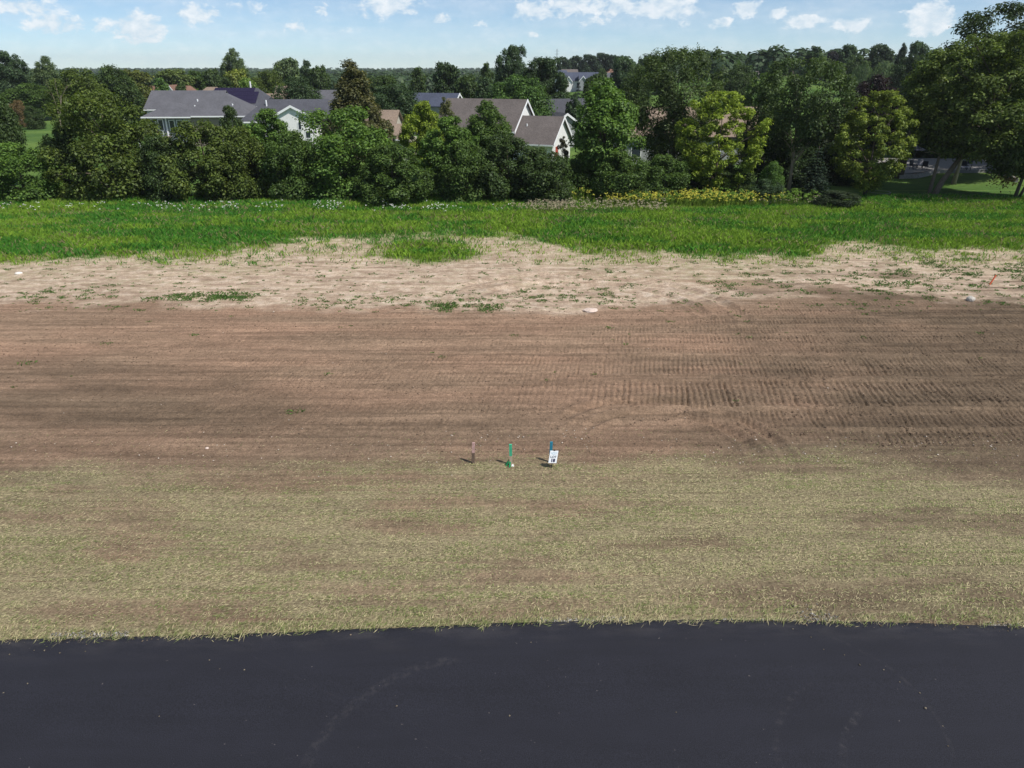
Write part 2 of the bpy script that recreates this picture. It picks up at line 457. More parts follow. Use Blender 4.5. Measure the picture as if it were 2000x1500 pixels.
def soil_mat():
    m, t, b = material('lot_soil')
    co = t.new('ShaderNodeTexCoord').outputs['Object']
    z = t.new('ShaderNodeAttribute', attribute_name='zone').outputs['Color']
    sep = t.new('ShaderNodeSeparateColor'); t.put(sep.inputs[0], z)
    straw, pale, grass = sep.outputs[0], sep.outputs[1], sep.outputs[2]
    damp = t.new('ShaderNodeAttribute', attribute_name='damp').outputs['Fac']
    streak = t.noise(t.scaled(co, (.30, 1.5, 1), (3, 1, 0)), 1.0, 8, 0.68, 0.8)
    mott = t.noise(co, 1.3, 7, 0.65)
    fine = t.noise(co, 16.0, 4, 0.7)
    red = t.noise(t.scaled(co, (.10, .35, 1)), 1.0, 3, .5)
    soil = t.mix(damp, t.mix(t.step(red, .35, .65), (.240, .165, .112), (.268, .174, .118)), (.122, .090, .061))
    f = t.m('MULTIPLY', t.step(streak, .3, .72, .88, 1.14), t.m('MULTIPLY', t.step(fine, .3, .7, .74, 1.26), t.step(t.noise(co, 4.5, 5, .7), .3, .7, .84, 1.16)))
    f = t.m('MULTIPLY', f, t.step(mott, .3, .7, .9, 1.1))
    fv = t.comb(f, f, f)
    grade = t.noise(t.scaled(co, (.10, 3.2, 1)), 1.0, 6, .62, .3)
    gf = t.m('MULTIPLY', t.step(grade, .32, .68, .80, 1.20), t.step(t.noise(t.scaled(co, (.06, .5, 1), (9, 4, 0)), 1.0, 4, .6), .35, .65, .88, 1.10))
    soil = t.mix(1.0, t.mix(1.0, soil, fv, 'MULTIPLY'), t.comb(gf, gf, gf), 'MULTIPLY')
    dry = t.mix(t.step(t.m('ADD', t.m('MULTIPLY', streak, .45), t.m('MULTIPLY', mott, .55)), .36, .64), (.36, .265, .193), (.50, .39, .292))
    dry = t.mix(t.step(mott, .45, .7, 0, .6), dry, (.46, .39, .32))
    dry = t.mix(1.0, dry, fv, 'MULTIPLY')
    dry = t.mix(t.m('MULTIPLY', t.step(t.noise(t.scaled(co, (.5, 1.6, 1)), 1.4, 6, .7), .5, .66), .55), dry, (.32, .285, .175))
    c = t.mix(t.m('MULTIPLY', pale, t.step(streak, .3, .55, .62, 1.0)), soil, dry)
    sfine = t.noise(t.scaled(co, (9, 26, 1)), 1.0, 4, .7)
    thin = t.new('ShaderNodeAttribute', attribute_name='thin').outputs['Fac']
    c = t.mix(t.m('MULTIPLY', t.m('MULTIPLY', thin, t.step(t.noise(co, 2.2, 6, .75), .42, .62)), .6), c, (.235, .255, .10))
    stc = t.mix(t.step(sfine, .36, .64), (.160, .128, .080), (.355, .31, .182))
    stc = t.mix(t.step(mott, .5, .68, 0, .4), stc, (.20, .20, .095))
    crimp = t.step(t.noise(t.scaled(co, (.22, 9.0, 1), (2, 7, 0)), 1.0, 4, .6), .56, .68)
    c = t.mix(t.m('MULTIPLY', straw, t.m('SUBTRACT', .85, t.m('MULTIPLY', crimp, .7))), c, t.mix(1.0, stc, fv, 'MULTIPLY'))
    gc = t.mix(t.step(mott, .35, .65), (.06, .14, .025), (.12, .19, .035))
    c = t.mix(t.m('MULTIPLY', grass, .9), c, gc)
    t.put(b.inputs['Base Color'], c)
    b.inputs['Roughness'].default_value = 1.0; b.inputs['Specular IOR Level'].default_value = 0.1
    h = t.m('ADD', t.m('MULTIPLY', fine, .6), t.m('MULTIPLY', t.noise(co, 5.0, 6, .7), 1.0))
    t.put(b.inputs['Normal'], t.bump(h, 1.0, 0.09))
    return m
me.materials.append(soil_mat())
structure(link('lot_ground', me), 'graded bare soil of the building lot between road and hedgerow')

# the wider ground to the horizon, sunk a little under the lot
def gl(a, first, ratio):
    out, s = [a], first
    while out[-1] < 3600: out.append(out[-1] + s); s *= ratio
    return out
xs = np.array(sorted([-v for v in gl(68.5, 4, 1.16)] + list(np.linspace(-68, 68, 35)) + gl(68.5, 4, 1.16)))
ys = np.array([-300, -100, -40, -10, 0, 6, 11.4, 11.8] + list(np.linspace(14, 78, 20)) + gl(78.6, 4, 1.07))
XX, YY = np.meshgrid(xs, ys)
ZZ = terrain(XX, YY) - 0.35 * ((np.abs(XX) < 68.2) & (YY > 11.5) & (YY < 78.3))
ix = np.arange(XX.size).reshape(XX.shape)
Q = np.stack([ix[:-1, :-1], ix[:-1, 1:], ix[1:, 1:], ix[1:, :-1]], -1).reshape(-1, 4)
me = mesh_np('ground', np.stack([XX.ravel(), YY.ravel(), ZZ.ravel()], -1), Q, smooth=True)
def lawn_mat():
    m, t, b = material('lawns_and_fields')
    co = t.new('ShaderNodeTexCoord').outputs['Object']
    n = t.noise(co, .05, 5, .6); n2 = t.noise(co, 1.2, 6, .7)
    c = t.mix(t.step(n, .35, .65), (.06, .12, .025), (.12, .19, .04))
    c = t.mix(t.step(n2, .3, .75, 0, .5), c, (.03, .055, .016))
    t.put(b.inputs['Base Color'], c); b.inputs['Roughness'].default_value = 1.0
    b.inputs['Specular IOR Level'].default_value = 0.1
    t.put(b.inputs['Normal'], t.bump(n2, .6, .08))
    return m
M_lawn = lawn_mat()
me.materials.append(M_lawn)
structure(link('ground', me), 'lawns and land reaching to the horizon')

# the road
def asphalt_mat():
    m, t, b = material('asphalt')
    co = t.new('ShaderNodeTexCoord').outputs['Object']
    x, y, z = t.xyz(co)
    n = t.noise(co, .5, 5, .6); fine = t.noise(co, 60.0, 3, .7); st = t.noise(t.scaled(co, (.3, 2.2, 1)), 1.2, 5, .6)
    f = t.m('MULTIPLY', t.step(fine, .3, .7, .45, 1.7), t.m('MULTIPLY', t.step(n, .3, .7, .93, 1.07), t.step(st, .3, .7, .93, 1.08)))
    c = t.mix(1.0, (.0112, .0116, .0175), t.comb(f, f, f), 'MULTIPLY')
    dust = 0.0
    wob = t.m('MULTIPLY', t.m('SUBTRACT', t.noise(co, .9, 3), .5), .12)
    def arc(c, wd, k, tread=0.0):
        cx, cy, r, mx, my, cosw = c
        rr = t.m('SQRT', t.m('ADD', t.m('POWER', t.m('SUBTRACT', x, cx), 2.0), t.m('POWER', t.m('SUBTRACT', y, cy), 2.0)))
        q = t.m('ABSOLUTE', t.m('ADD', t.m('SUBTRACT', rr, r), wob))
        dt = t.m('DIVIDE', t.m('ADD', t.m('MULTIPLY', t.m('SUBTRACT', x, cx), mx), t.m('MULTIPLY', t.m('SUBTRACT', y, cy), my)), rr)
        v = t.m('MULTIPLY', t.m('MULTIPLY', t.step(q, wd * .4, wd, 1.0, 0.0), k), t.step(dt, cosw - .02, cosw + .04))
        if tread:
            ang = t.m('ARCTAN2', t.m('SUBTRACT', y, cy), t.m('SUBTRACT', x, cx))
            v = t.m('MULTIPLY', v, t.step(t.m('SINE', t.m('MULTIPLY', ang, r * tread)), -.2, .5, .25, 1.0))
        return v
    def circ(p1, p2, p3):
        (ax, ay, _), (bx, by, _), (cx, cy, _) = gp(*p1), gp(*p2), gp(*p3)
        d = 2 * (ax * (by - cy) + bx * (cy - ay) + cx * (ay - by))
        ux = ((ax**2 + ay**2) * (by - cy) + (bx**2 + by**2) * (cy - ay) + (cx**2 + cy**2) * (ay - by)) / d
        uy = ((ax**2 + ay**2) * (cx - bx) + (bx**2 + by**2) * (ax - cx) + (cx**2 + cy**2) * (bx - ax)) / d
        r = math.hypot(ax - ux, ay - uy)
        mx, my = (bx - ux) / r, (by - uy) / r
        return ux, uy, r, mx, my, min(((ax - ux) * mx + (ay - uy) * my) / r, ((cx - ux) * mx + (cy - uy) * my) / r)
    grain = t.step(t.noise(co, 7.0, 5, .75), .42, .66)
    vs = [arc(circ((600, 1498), (690, 1380), (900, 1290)), .16, .30), arc(circ((450, 1262), (690, 1380), (930, 1500)), .025, .42),
          arc(circ((500, 1262), (730, 1375), (980, 1500)), .02, .28), arc(circ((1645, 1500), (1655, 1430), (1690, 1380)), .11, .5, 26.0),
          arc(circ((1515, 1450), (1530, 1390), (1600, 1330)), .10, .28, 26.0), arc(circ((1540, 1230), (1740, 1310), (1860, 1480)), .06, .22)]
    tot = vs[0]
    for v in vs[1:]: tot = t.m('MAXIMUM', tot, v)
    tot = t.m('MULTIPLY', tot, grain)
    scuff = t.m('MULTIPLY', t.step(t.noise(t.scaled(co, (.6, 3.5, 1)), 1.6, 6, .75, .6), .62, .80), .35)
    ed = t.new('ShaderNodeAttribute', attribute_name='edge').outputs['Fac']
    edge = t.m('MULTIPLY', t.m('MULTIPLY', ed, t.step(t.noise(t.scaled(co, (.8, 2.4, 1)), 1.0, 5, .65), .42, .72)), .55)
    tot = t.m('MAXIMUM', t.m('MAXIMUM', tot, scuff), edge)
    c = t.mix(t.m('MULTIPLY', tot, .6), c, (.085, .078, .078))
    speck = t.step(t.noise(co, 11.0, 2, .5), .765, .80)
    c = t.mix(t.m('MULTIPLY', speck, .5), c, (.2, .18, .17))
    t.put(b.inputs['Base Color'], c); b.inputs['Roughness'].default_value = .88
    b.inputs['Specular IOR Level'].default_value = .35
    t.put(b.inputs['Normal'], t.bump(fine, .5, .012))
    return m
rx = lines([(-160, -24, 4), (-24, 24, .12), (24, 160, 4)])
rng = np.random.default_rng(4)
ye = edge_y(rx) + .05 * (fbm(rx / .5, rx * 0, 12, 4) - .5) + .06 * (fbm(rx / 2.2, rx * 0, 14, 2) - .5)
rows_ = [0, .15, .4, .9, 2.0, 4.0, 8.0, 24.0]
V = []
for r in rows_: V.append(np.stack([rx, ye - r, 0.055 - .012 * r * (r < 3) * .5 + 0 * rx], -1))
V.append(np.stack([rx, ye + .02, -.15 + 0 * rx], -1))
V = [V[-1]] + V[:-1]
ed = np.concatenate([np.ones(len(rx)) * e for e in [1, 1, .9, .35, 0, 0, 0, 0, 0]])
V = np.concatenate(V)
ix = np.arange(len(V)).reshape(-1, len(rx))
Q = np.stack([ix[1:, :-1], ix[1:, 1:], ix[:-1, 1:], ix[:-1, :-1]], -1).reshape(-1, 4)
me = mesh_np('road', V, Q, {'edge': ('FLOAT', 'POINT', ed)})
me.materials.append(asphalt_mat())
structure(link('road', me), 'new black asphalt road along the front of the lot')

# ------------------------------------------------------------------ ground cover
def quads_np(c, a, b):
    """flat four-cornered pieces: centre, half-length vector, half-width vector"""
    n = len(c)
    V = np.stack([c + a, c + b, c - a, c - b], 1).reshape(-1, 3)
    return V, np.arange(n * 4).reshape(n, 4)
def unit(v): return v / np.maximum(np.linalg.norm(v, axis=-1, keepdims=True), 1e-9)
def rgba(c): return np.concatenate([c, np.ones((len(c), 1))], 1)
def blades(x, y, z, h, wd, lean, rng, spread=0.0):
    """upright tapered blades (one triangle folded at mid-height)"""
    n = len(x)
    ph = rng.uniform(0, 2 * np.pi, n)
    base = np.stack([x, y, z], -1)
    side = np.stack([np.cos(ph), np.sin(ph), 0 * ph], -1) * wd[:, None]
    ld = rng.uniform(0, 2 * np.pi, n)
    ln = np.stack([np.cos(ld), np.sin(ld), 0 * ld], -1) * (lean * h)[:, None]
    up = np.array([0, 0, 1.0])
    mid = base + up * (h * .6)[:, None] + ln * .35
    tip = base + up * (h * (1 - .35 * lean))[:, None] + ln
    V = np.stack([base - side, base + side, mid + side * .7, tip, mid - side * .7], 1)
    q1 = np.arange(n)[:, None] * 5
    F = np.concatenate([q1 + np.array([[0, 1, 2, 4]]), q1 + np.array([[4, 2, 3, 3]])], 0)
    return V.reshape(-1, 3), q1
def blade_mesh(name, x, y, z, h, wd, lean, col, rng):
    V, q = blades(x, y, z, h, wd, lean, rng)
    F = np.concatenate([q + np.array([[0, 1, 2]]), q + np.array([[0, 2, 3]])], 0)
    C = np.concatenate([col] * 2, 0)
    me = mesh_np(name, V, F, {'fc': ('FLOAT_COLOR', 'FACE', rgba(C))})
    me.materials.append(M_blade)
    return me

rng = np.random.default_rng(11)
# tall grass between the bare soil and the hedgerow
N = 300000
x, y = rng.uniform(-58, 58, N), rng.uniform(48, 75, N)
s_, p_, g_, d_, sp = masks(x, y)
px, py = topix(x, y)
cl = fbm(x / .9, y / .9, 101, 3)
lawn_r = ss(1640, 1690, px) * ss(392, 386, py)          # mown lawn under the big trees
prob = np.maximum(g_ * (.55 + .6 * ss(.35, .6, cl)), .62 * sp * ss(.46, .64, cl) + .08 * sp) * (1 - lawn_r)
k = rng.random(N) < prob
x, y, g_, cl, px, py, sp = x[k], y[k], g_[k], cl[k], px[k], py[k], sp[k]
big = fbm(x / 6, y / 2.5, 111, 3)
h = (.24 + .30 * g_) * rng.uniform(.6, 1.25, len(x)) * (.65 + .7 * big)
h *= np.where((py < 418) & (px < 1000), 1.2, 1.0) * (1 - .35 * ss(1000, 1100, px) * ss(425, 405, py) * ss(1640, 1540, px))
yel = ss(.4, .65, fbm(x / 4.5, y / 1.6, 121, 3))
c1, c2 = np.array([.075, .235, .034]), np.array([.225, .360, .045])
col = c1 + (c2 - c1) * np.clip(yel * 1.1 + rng.normal(0, .28, len(x)) + .22 * ss(600, 1000, px), 0, 1)[:, None]
col *= rng.uniform(.75, 1.25, (len(x), 1))
dryk = rng.random(len(x)) < .05 + .16 * ss(.5, .7, fbm(x / 3.2, y / 1.5, 127, 3))
col[dryk] = np.array([.34, .29, .15]) * rng.uniform(.8, 1.1, (dryk.sum(), 1))
me = blade_mesh('tall_grass', x, y, lot_height(x, y) - .02, h, rng.uniform(.014, .030, len(x)), rng.uniform(.1, .7, len(x)), col, rng)
stuff(link('tall_grass', me), 'long green grass growing in a band before the hedgerow', 'grass')

# weeds sprouting on the dry strip
cx, cy, cr = [], [], []
def weed(px, py, r):
    p = gp(px, py); cx.append(p.x); cy.append(p.y); cr.append(r)
r0 = random.Random(3)
for _ in range(60): weed(r0.uniform(300, 500), r0.gauss(580, 4), r0.uniform(.12, .38))
for _ in range(26): weed(r0.uniform(40, 240), r0.gauss(573, 7), r0.uniform(.1, .3))
for _ in range(22): weed(r0.uniform(860, 980), r0.gauss(602, 4), r0.uniform(.15, .4))
for _ in range(70): weed(r0.uniform(550, 1000), r0.gauss(590, 9), r0.uniform(.08, .24))
for _ in range(70): weed(r0.uniform(1000, 1250), r0.gauss(580, 12), r0.uniform(.08, .22))
for _ in range(60): weed(r0.uniform(1350, 1700), r0.gauss(550, 14), r0.uniform(.1, .3))
for _ in range(130): weed(r0.uniform(1700, 2080), r0.gauss(540, 26), r0.uniform(.1, .36))
for _ in range(900): weed(r0.uniform(-60, 2060), 505 + 105 * r0.random() ** 1.2, .03 + .15 * r0.random() ** 2)
for _ in range(26): weed(r0.uniform(0, 2000), r0.uniform(610, 800), r0.uniform(.04, .12))
for p in [(208, 672), (50, 710), (575, 805), (380, 655), (1580, 548), (1640, 540), (1930, 590), (1310, 628), (1190, 640), (1440, 618)]: weed(*p, .24)
cx, cy, cr = np.array(cx), np.array(cy), np.array(cr)
cr *= np.random.default_rng(8).uniform(.5, 1.25, len(cr)); rep = (9 + 150 * cr).astype(int)
X = np.repeat(cx, rep); Y = np.repeat(cy, rep); R = np.repeat(cr, rep)
a, rr = rng.uniform(0, 2 * np.pi, len(X)), np.sqrt(rng.random(len(X))) * R
X, Y = X + rr * np.cos(a) * 1.9, Y + rr * np.sin(a) * 1.2
col = np.array([.075, .15, .045]) * rng.uniform(.7, 1.6, (len(X), 1)) * np.array([1, 1, 1]) + np.array([.05, .03, .0]) * rng.random((len(X), 1))
me = blade_mesh('weeds', X, Y, lot_height(X, Y) - .02, rng.uniform(.05, .2, len(X)) * (.5 + R * 1.8), rng.uniform(.010, .024, len(X)), rng.uniform(.4, 1.2, len(X)), col, rng)
stuff(link('weeds', me), 'small green weeds sprouting on the dry pale soil strip', 'weeds')

# straw mulch and seedlings on the verge
N = 520000
y = 12.2 + 11.6 * rng.random(N) ** 1.1; x = rng.uniform(-1, 1, N) * (12 + y * .62)
ey = edge_y(x)
s_, p_, g_, d_, sp = masks(x, y)
nearedge = np.exp(-np.maximum(y - ey, 0) / .55)
rowmod = fbm(x / 6, y / .13, 131, 3)
crimp = ss(.60, .70, fbm(x / 4.5, y / .07, 133, 2))
tuft = fbm(x / .35, y / .25, 137, 3)
prob = np.clip(s_ * (.16 + .8 * ss(.38, .60, rowmod)) * (1 - .85 * crimp) * (.45 + .9 * ss(.35, .6, tuft)) + .45 * nearedge * ss(.4, .6, tuft) + .015, 0, 1) * (y > ey - .02 - .16 * rng.random(N) ** 4 - .10 * ss(.5, .75, fbm(x / .6, y * 0, 19, 3)))
k = rng.random(N) < prob
x, y, s_, ne = x[k], y[k], s_[k], nearedge[k]
n = len(x)
L = rng.uniform(.02, .075, n) * (1 + 1.3 * ne * rng.random(n))
ph = rng.normal(0, .85, n) + .35
pt = np.abs(rng.normal(.08, .14, n)) + (ne > .3) * rng.uniform(-.1, .75, n)
a = np.stack([np.cos(ph) * np.cos(pt), np.sin(ph) * np.cos(pt), np.sin(pt)], -1) * L[:, None]
b = unit(np.cross(a, rng.normal(0, .35, (n, 3)) + np.array([0, 0, 1.0]))) * rng.uniform(.0035, .008, n)[:, None]
c = np.stack([x, y, np.where(y < edge_y(x) + .03, .05, lot_height(x, y)) + .012 + np.abs(a[:, 2]) + .01 * rng.random(n)], -1)
V, F = quads_np(c, a, b)
gm = fbm(x / 2.6, y / .8, 141, 4) + .22 * ss(16, 26, x + y * .6) + .05
green = (rng.random(n) < .24 + .34 * ss(.44, .70, gm))
sc = np.array([.475, .42, .24]) * rng.uniform(.55, 1.3, (n, 1)) + np.array([.03, .02, .03]) * rng.random((n, 1))
gc = np.array([.21, .25, .09]) * rng.uniform(.6, 1.3, (n, 1))
col = np.where(green[:, None], gc, sc)
me = mesh_np('straw_mulch', V, F, {'fc': ('FLOAT_COLOR', 'FACE', rgba(col))})
me.materials.append(M_straw)
stuff(link('straw_mulch', me), 'straw mulch and thin new grass covering the verge beside the road', 'straw')

# crumbs of soil, pebbles, gravel
def lumps(name, P, R, col, mat, seed):
    """small uneven lumps, eight faces each"""
    rg = np.random.default_rng(seed); n = len(P)
    D = np.array([[1, 0, 0], [0, 1, 0], [-1, 0, 0], [0, -1, 0], [0, 0, 1], [0, 0, -1.]])
    V = D[None] * rg.uniform(.6, 1.25, (n, 6, 1)) * R[:, None, None] * np.array([1.25, 1.0, .75])
    a = rg.uniform(0, 6.28, n); ca, sa = np.cos(a)[:, None], np.sin(a)[:, None]
    V = np.stack([V[..., 0] * ca - V[..., 1] * sa, V[..., 0] * sa + V[..., 1] * ca, V[..., 2]], -1) + P[:, None]
    T = np.array([[0, 1, 4], [1, 2, 4], [2, 3, 4], [3, 0, 4], [1, 0, 5], [2, 1, 5], [3, 2, 5], [0, 3, 5]])
    F = (np.arange(n)[:, None, None] * 6 + T[None]).reshape(-1, 3)
    me = mesh_np(name, V.reshape(-1, 3), F, {'fc': ('FLOAT_COLOR', 'FACE', rgba(np.repeat(col, 8, 0)))})
    me.materials.append(mat); return me
M_lump = faced('lumps', 0.0)
N = 60000
y = rng.uniform(21, 44, N); x = rng.uniform(-1, 1, N) * (y * .78)
px, py = topix(x, y)
cl = fbm(x / 2.2, y / .45, 151, 3)
k = rng.random(N) < (ss(.50, .66, cl) * .5 * (1 + .8 * ss(1000, 1700, px)) + .08) * ss(900, 880, py) * ss(590, 625, py)
x, y = x[k], y[k]; px = px[k]; n = len(x); R = .012 + .032 * rng.random(n) ** 3
col = np.array([.19, .135, .098]) * rng.uniform(.65, 1.2, (n, 1)) * (1 - .25 * ss(1100, 1800, px))[:, None]
stuff(link('soil_clods', lumps('soil_clods', np.stack([x, y, lot_height(x, y) + R * .4], -1), R, col, M_lump, 5)), 'loose brown clods scattered over the graded soil', 'soil')
x, y, R = [], [], []
for (n_, a0, a1, b0, b1, r0_, r1_) in [(40, 870, 1160, 838, 880, .018, .045), (70, 0, 900, 862, 905, .012, .035), (150, 1250, 2050, 850, 905, .012, .04), (90, 0, 2000, 610, 900, .012, .03), (30, 0, 2000, 520, 610, .02, .06), (60, 0, 2000, 900, 960, .012, .025)]:
    for _ in range(n_):
        p = gp(r0.uniform(a0, a1), r0.uniform(b0, b1)); x.append(p.x); y.append(p.y); R.append(r0_ + (r1_ - r0_) * r0.random() ** 2)
x, y, R = np.array(x), np.array(y), np.array(R); n = len(x)
col = np.array([.58, .50, .42]) * rng.uniform(.6, 1.15, (n, 1))
stuff(link('pebbles', lumps('pebbles', np.stack([x, y, lot_height(x, y) + R * .5], -1), R, col, M_lump, 6)), 'pale pebbles lying in the brown soil near the stakes', 'pebbles')
N = 2600
x = rng.uniform(-16, 16, N); k = rng.random(N) < ss(.42, .62, fbm(x / 1.4, x * 0, 157, 3)); x = x[k]
y = edge_y(x) + rng.normal(.02, .10, len(x)); R = .006 + .022 * rng.random(len(x)) ** 3
col = np.array([.20, .155, .11]) * rng.uniform(.5, 1.3, (len(x), 1))
stuff(link('soil_crumbs', lumps('soil_crumbs', np.stack([x, y, .055 + R * .4], -1), R, col, M_lump, 17)), 'brown crumbs of soil spilled along the asphalt edge', 'soil')
x, y = [], []
for (n_, a0, a1, off) in [(420, 110, 255, .18), (330, 1050, 1230, .12), (160, 1580, 1650, .35), (90, 1400, 1650, .06), (80, 1930, 2010, .1)]:
    for _ in range(n_):
        p = gp(r0.uniform(a0, a1), 1235); yy = float(edge_y(p.x)) + abs(r0.gauss(off * .3, off * .5)); x.append(p.x + r0.gauss(0, .05)); y.append(yy)
x, y = np.array(x), np.array(y); n = len(x); R = .008 + .024 * rng.random(n) ** 2
col = np.array([.30, .285, .265]) * rng.uniform(.35, 1.25, (n, 1))
stuff(link('gravel', lumps('gravel', np.stack([x, y, lot_height(x, y) + .05 + R * .4], -1), R, col, M_lump, 7)), 'grey gravel spilling out along the edge of the asphalt', 'gravel')
x, y = [], []
for (qx, qy) in [(20, 1282), (68, 1274), (88, 1274), (118, 1279), (168, 1276), (8, 1357), (55, 1339), (410, 1293), (430, 1310), (478, 1312), (312, 1403), (1548, 1232), (1583, 1248), (1608, 1272), (1648, 1283), (1678, 1302), (1725, 1312), (1756, 1336), (1795, 1357), (1806, 1387), (1840, 1422), (1850, 1461), (995, 1402), (775, 1383), (1320, 1395), (1037, 1258)]:
    p = gp(qx, qy); x.append(p.x); y.append(p.y)
n = len(x); R = rng.uniform(.014, .03, n); x, y = np.array(x), np.array(y)
col = np.array([.27, .23, .17]) * rng.uniform(.4, 1.1, (n, 1))
stuff(link('road_grit', lumps('road_grit', np.stack([x, y, .055 + R * .3], -1), R, col, M_lump, 8)), 'crumbs of dry soil and leaf dropped on the black road', 'grit')

# ------------------------------------------------------------------ trees
def profile(kind, t):
    t = np.asarray(t, float)
    if kind == 'round': return np.clip(np.sin(np.pi * np.clip(t * .92 + .06, 0, 1)), 0, 1) ** .55
    if kind == 'oval': return np.clip(np.sin(np.pi * np.clip(t * .93 + .05, 0, 1)), 0, 1) ** .8
    if kind == 'vase': return np.clip(.35 + 1.0 * t ** .8, 0, 1) * np.sqrt(np.clip(1 - np.clip((t - .62) / .40, 0, 1) ** 2, 0, 1))
    if kind == 'bush': return np.sqrt(np.clip(1 - (np.clip(t - .28, 0, 1) / .74) ** 2, 0, 1)) * (.82 + .18 * np.clip(t / .28, 0, 1))
    if kind == 'cone': return np.clip(1.02 - t, 0, 1) ** .8 * np.clip(.55 + t * 3, 0, 1)
    if kind == 'slim': return np.clip(np.sin(np.pi * np.clip(t * .9 + .06, 0, 1)), 0, 1) ** .6
def leaf_mesh(name, P, Nrm, size, rng, mat, aspect=.6, droop=0.0):
    n = len(P)
    t = unit(np.cross(Nrm, rng.normal(0, 1, (n, 3)))); t[:, 2] -= droop; t = unit(t)
    bt = unit(np.cross(Nrm, t))
    s = size * rng.uniform(.65, 1.35, n)
    V, F = quads_np(P, t * s[:, None] * .5, bt * (s * aspect * .5)[:, None])
    V = V.reshape(n, 4, 3); fold = Nrm * (s * .12)[:, None]; V[:, 0] -= fold; V[:, 2] -= fold
    me = mesh_np(name, V.reshape(-1, 3), F, {'lr': ('FLOAT', 'FACE', rng.random(n))})
    me.materials.append(mat); return me

def make_crown(kind, seed, Ht, Wd, base, nlobe, nleaf, leaf, lobe=(.11, .18), up=.7, flat=.8, shag=.14, mat=None, aspect=.6):
    """crown as many leaf clumps spread over an uneven envelope; returns mesh and clump centres"""
    rg = np.random.default_rng(seed)
    C, R = [], []
    tries = 0
    while len(C) < nlobe and tries < nlobe * 60:
        tries += 1
        t = rg.random() ** .9
        pr = float(profile(kind, t))
        if rg.random() > .25 + .75 * pr: continue
        a = rg.uniform(0, 2 * np.pi)
        env = 1 + shag * 2.2 * (float(vn(a * 1.1 + 7 * seed, t * 3.1, seed)) - .45)
        rl = Wd * rg.uniform(*lobe) * (1.05 - .35 * t)
        rad = max(0, Wd / 2 * pr * env - rl * .7) * (rg.uniform(.82, 1.0) if rg.random() < .78 else rg.uniform(.1, .8))
        zz = base + (Ht - base) * t * (1 + .05 * rg.normal())
        zz = min(zz, Ht - rl * .55)
        p = np.array([rad * np.cos(a), rad * np.sin(a), max(zz, base + rl * .5)])
        if C and min(np.linalg.norm((p - q) / (1, 1, .8)) for q in C) < rl * .62: continue
        C.append(p); R.append(rl)
    C, R = np.array(C), np.array(R)
    cnt = np.maximum(12, nleaf * R ** 2 / np.sum(R ** 2)).astype(int)
    I = np.repeat(np.arange(len(C)), cnt); n = len(I)
    d = rg.normal(0, 1, (n, 3)); d[:, 2] += .35; d = unit(d)
    rr = rg.random(n) ** .32 * (1 + .28 * rg.normal(0, 1, n).clip(-1, 1.6) * .6)
    P = C[I] + d * (R[I] * rr)[:, None] * np.array([1, 1, flat])
    P[:, 2] = np.maximum(P[:, 2], .05)
    Nrm = unit(d * .8 + np.array([0, 0, up]) + rg.normal(0, .45, (n, 3)))
    return leaf_mesh('crown', P, Nrm, leaf, rg, mat or M_leaf, aspect), C, R

def make_trunk(seed, Ht, r0, C, bark, top=.8, nl=12, lean=(0, 0), fork=.3):
    rg = random.Random(seed); m = MB()
    pts, rad = [], []
    for k in range(6):
        t = k / 5; pts.append((lean[0] * t + .12 * Ht * .1 * math.sin(t * 5 + seed), lean[1] * t + .1 * Ht * .1 * math.cos(t * 4 + seed), t * Ht * top - .15 * (k == 0)))
        rad.append(r0 * (1 - .82 * t) * (1.35 if k == 0 else 1))
    m.tube(pts, rad, 8)
    order = list(range(len(C))); rg.shuffle(order)
    for i in order[:nl]:
        e = Vector(C[i]); f = max(.12, min(top * .95, (e.z / Ht) * rg.uniform(.45, .75)))
        t = f / top; k = min(4, int(t * 5)); u = t * 5 - k
        s = Vector(pts[k]).lerp(Vector(pts[k + 1]), u); rs = rad[k] * (1 - u) + rad[k + 1] * u
        q = s.lerp(e, .5) + Vector((0, 0, .06 * (e - s).length))
        m.tube([s, q, e], [rs * .55, rs * .32, rs * .1], 6)
    return m.mesh('trunk', bark, True)

PROTO = {}
def proto(key, kind, seed, Ht, Wd, base, nlobe, nleaf, leaf, r0=.2, bark=None, top=.8, nl=12, mat=None, **kw):
    me, C, R = make_crown(kind, seed, Ht, Wd, base, nlobe, nleaf, leaf, mat=mat, **kw)
    PROTO[key] = (me, make_trunk(seed, Ht, r0, C, bark or M_bark, top, nl), Ht, Wd)
proto('bushA', 'bush', 1, 8, 8.5, .0, 87, 28365, 0.26, lobe=(.09, .16))
proto('bushB', 'bush', 2, 8, 8.5, .0, 100, 28365, 0.23, lobe=(.08, .15), shag=.2)
proto('bushC', 'bush', 3, 6, 7.0, .0, 68, 20801, 0.23, lobe=(.10, .17))
proto('hedgeA', 'oval', 4, 9, 7.5, .5, 106, 28365, 0.26, lobe=(.08, .14), up=.9, shag=.2)
proto('roundA', 'round', 5, 10, 9, 1.5, 112, 28365, 0.28, .24, lobe=(.08, .14), shag=.18)
proto('roundB', 'round', 6, 10, 9, 1.2, 75, 22692, 0.31, .24, lobe=(.11, .18))
proto('ovalA', 'oval', 7, 11, 8, 1.2, 93, 22692, 0.29, .22, lobe=(.10, .16))
proto('vaseA', 'vase', 8, 12, 10, 1.8, 150, 32147, 0.26, .24, lobe=(.07, .12), flat=1.15, up=.5, aspect=.42, shag=.2)
proto('openA', 'vase', 9, 12, 11, 4.0, 106, 20801, 0.25, .2, M_bark_pale, lobe=(.07, .12), nl=20, shag=.2)
proto('maple', 'round', 10, 10, 9.5, 1.0, 230, 32000, .23, .2, lobe=(.05, .085), up=.9, flat=.6, shag=.22)
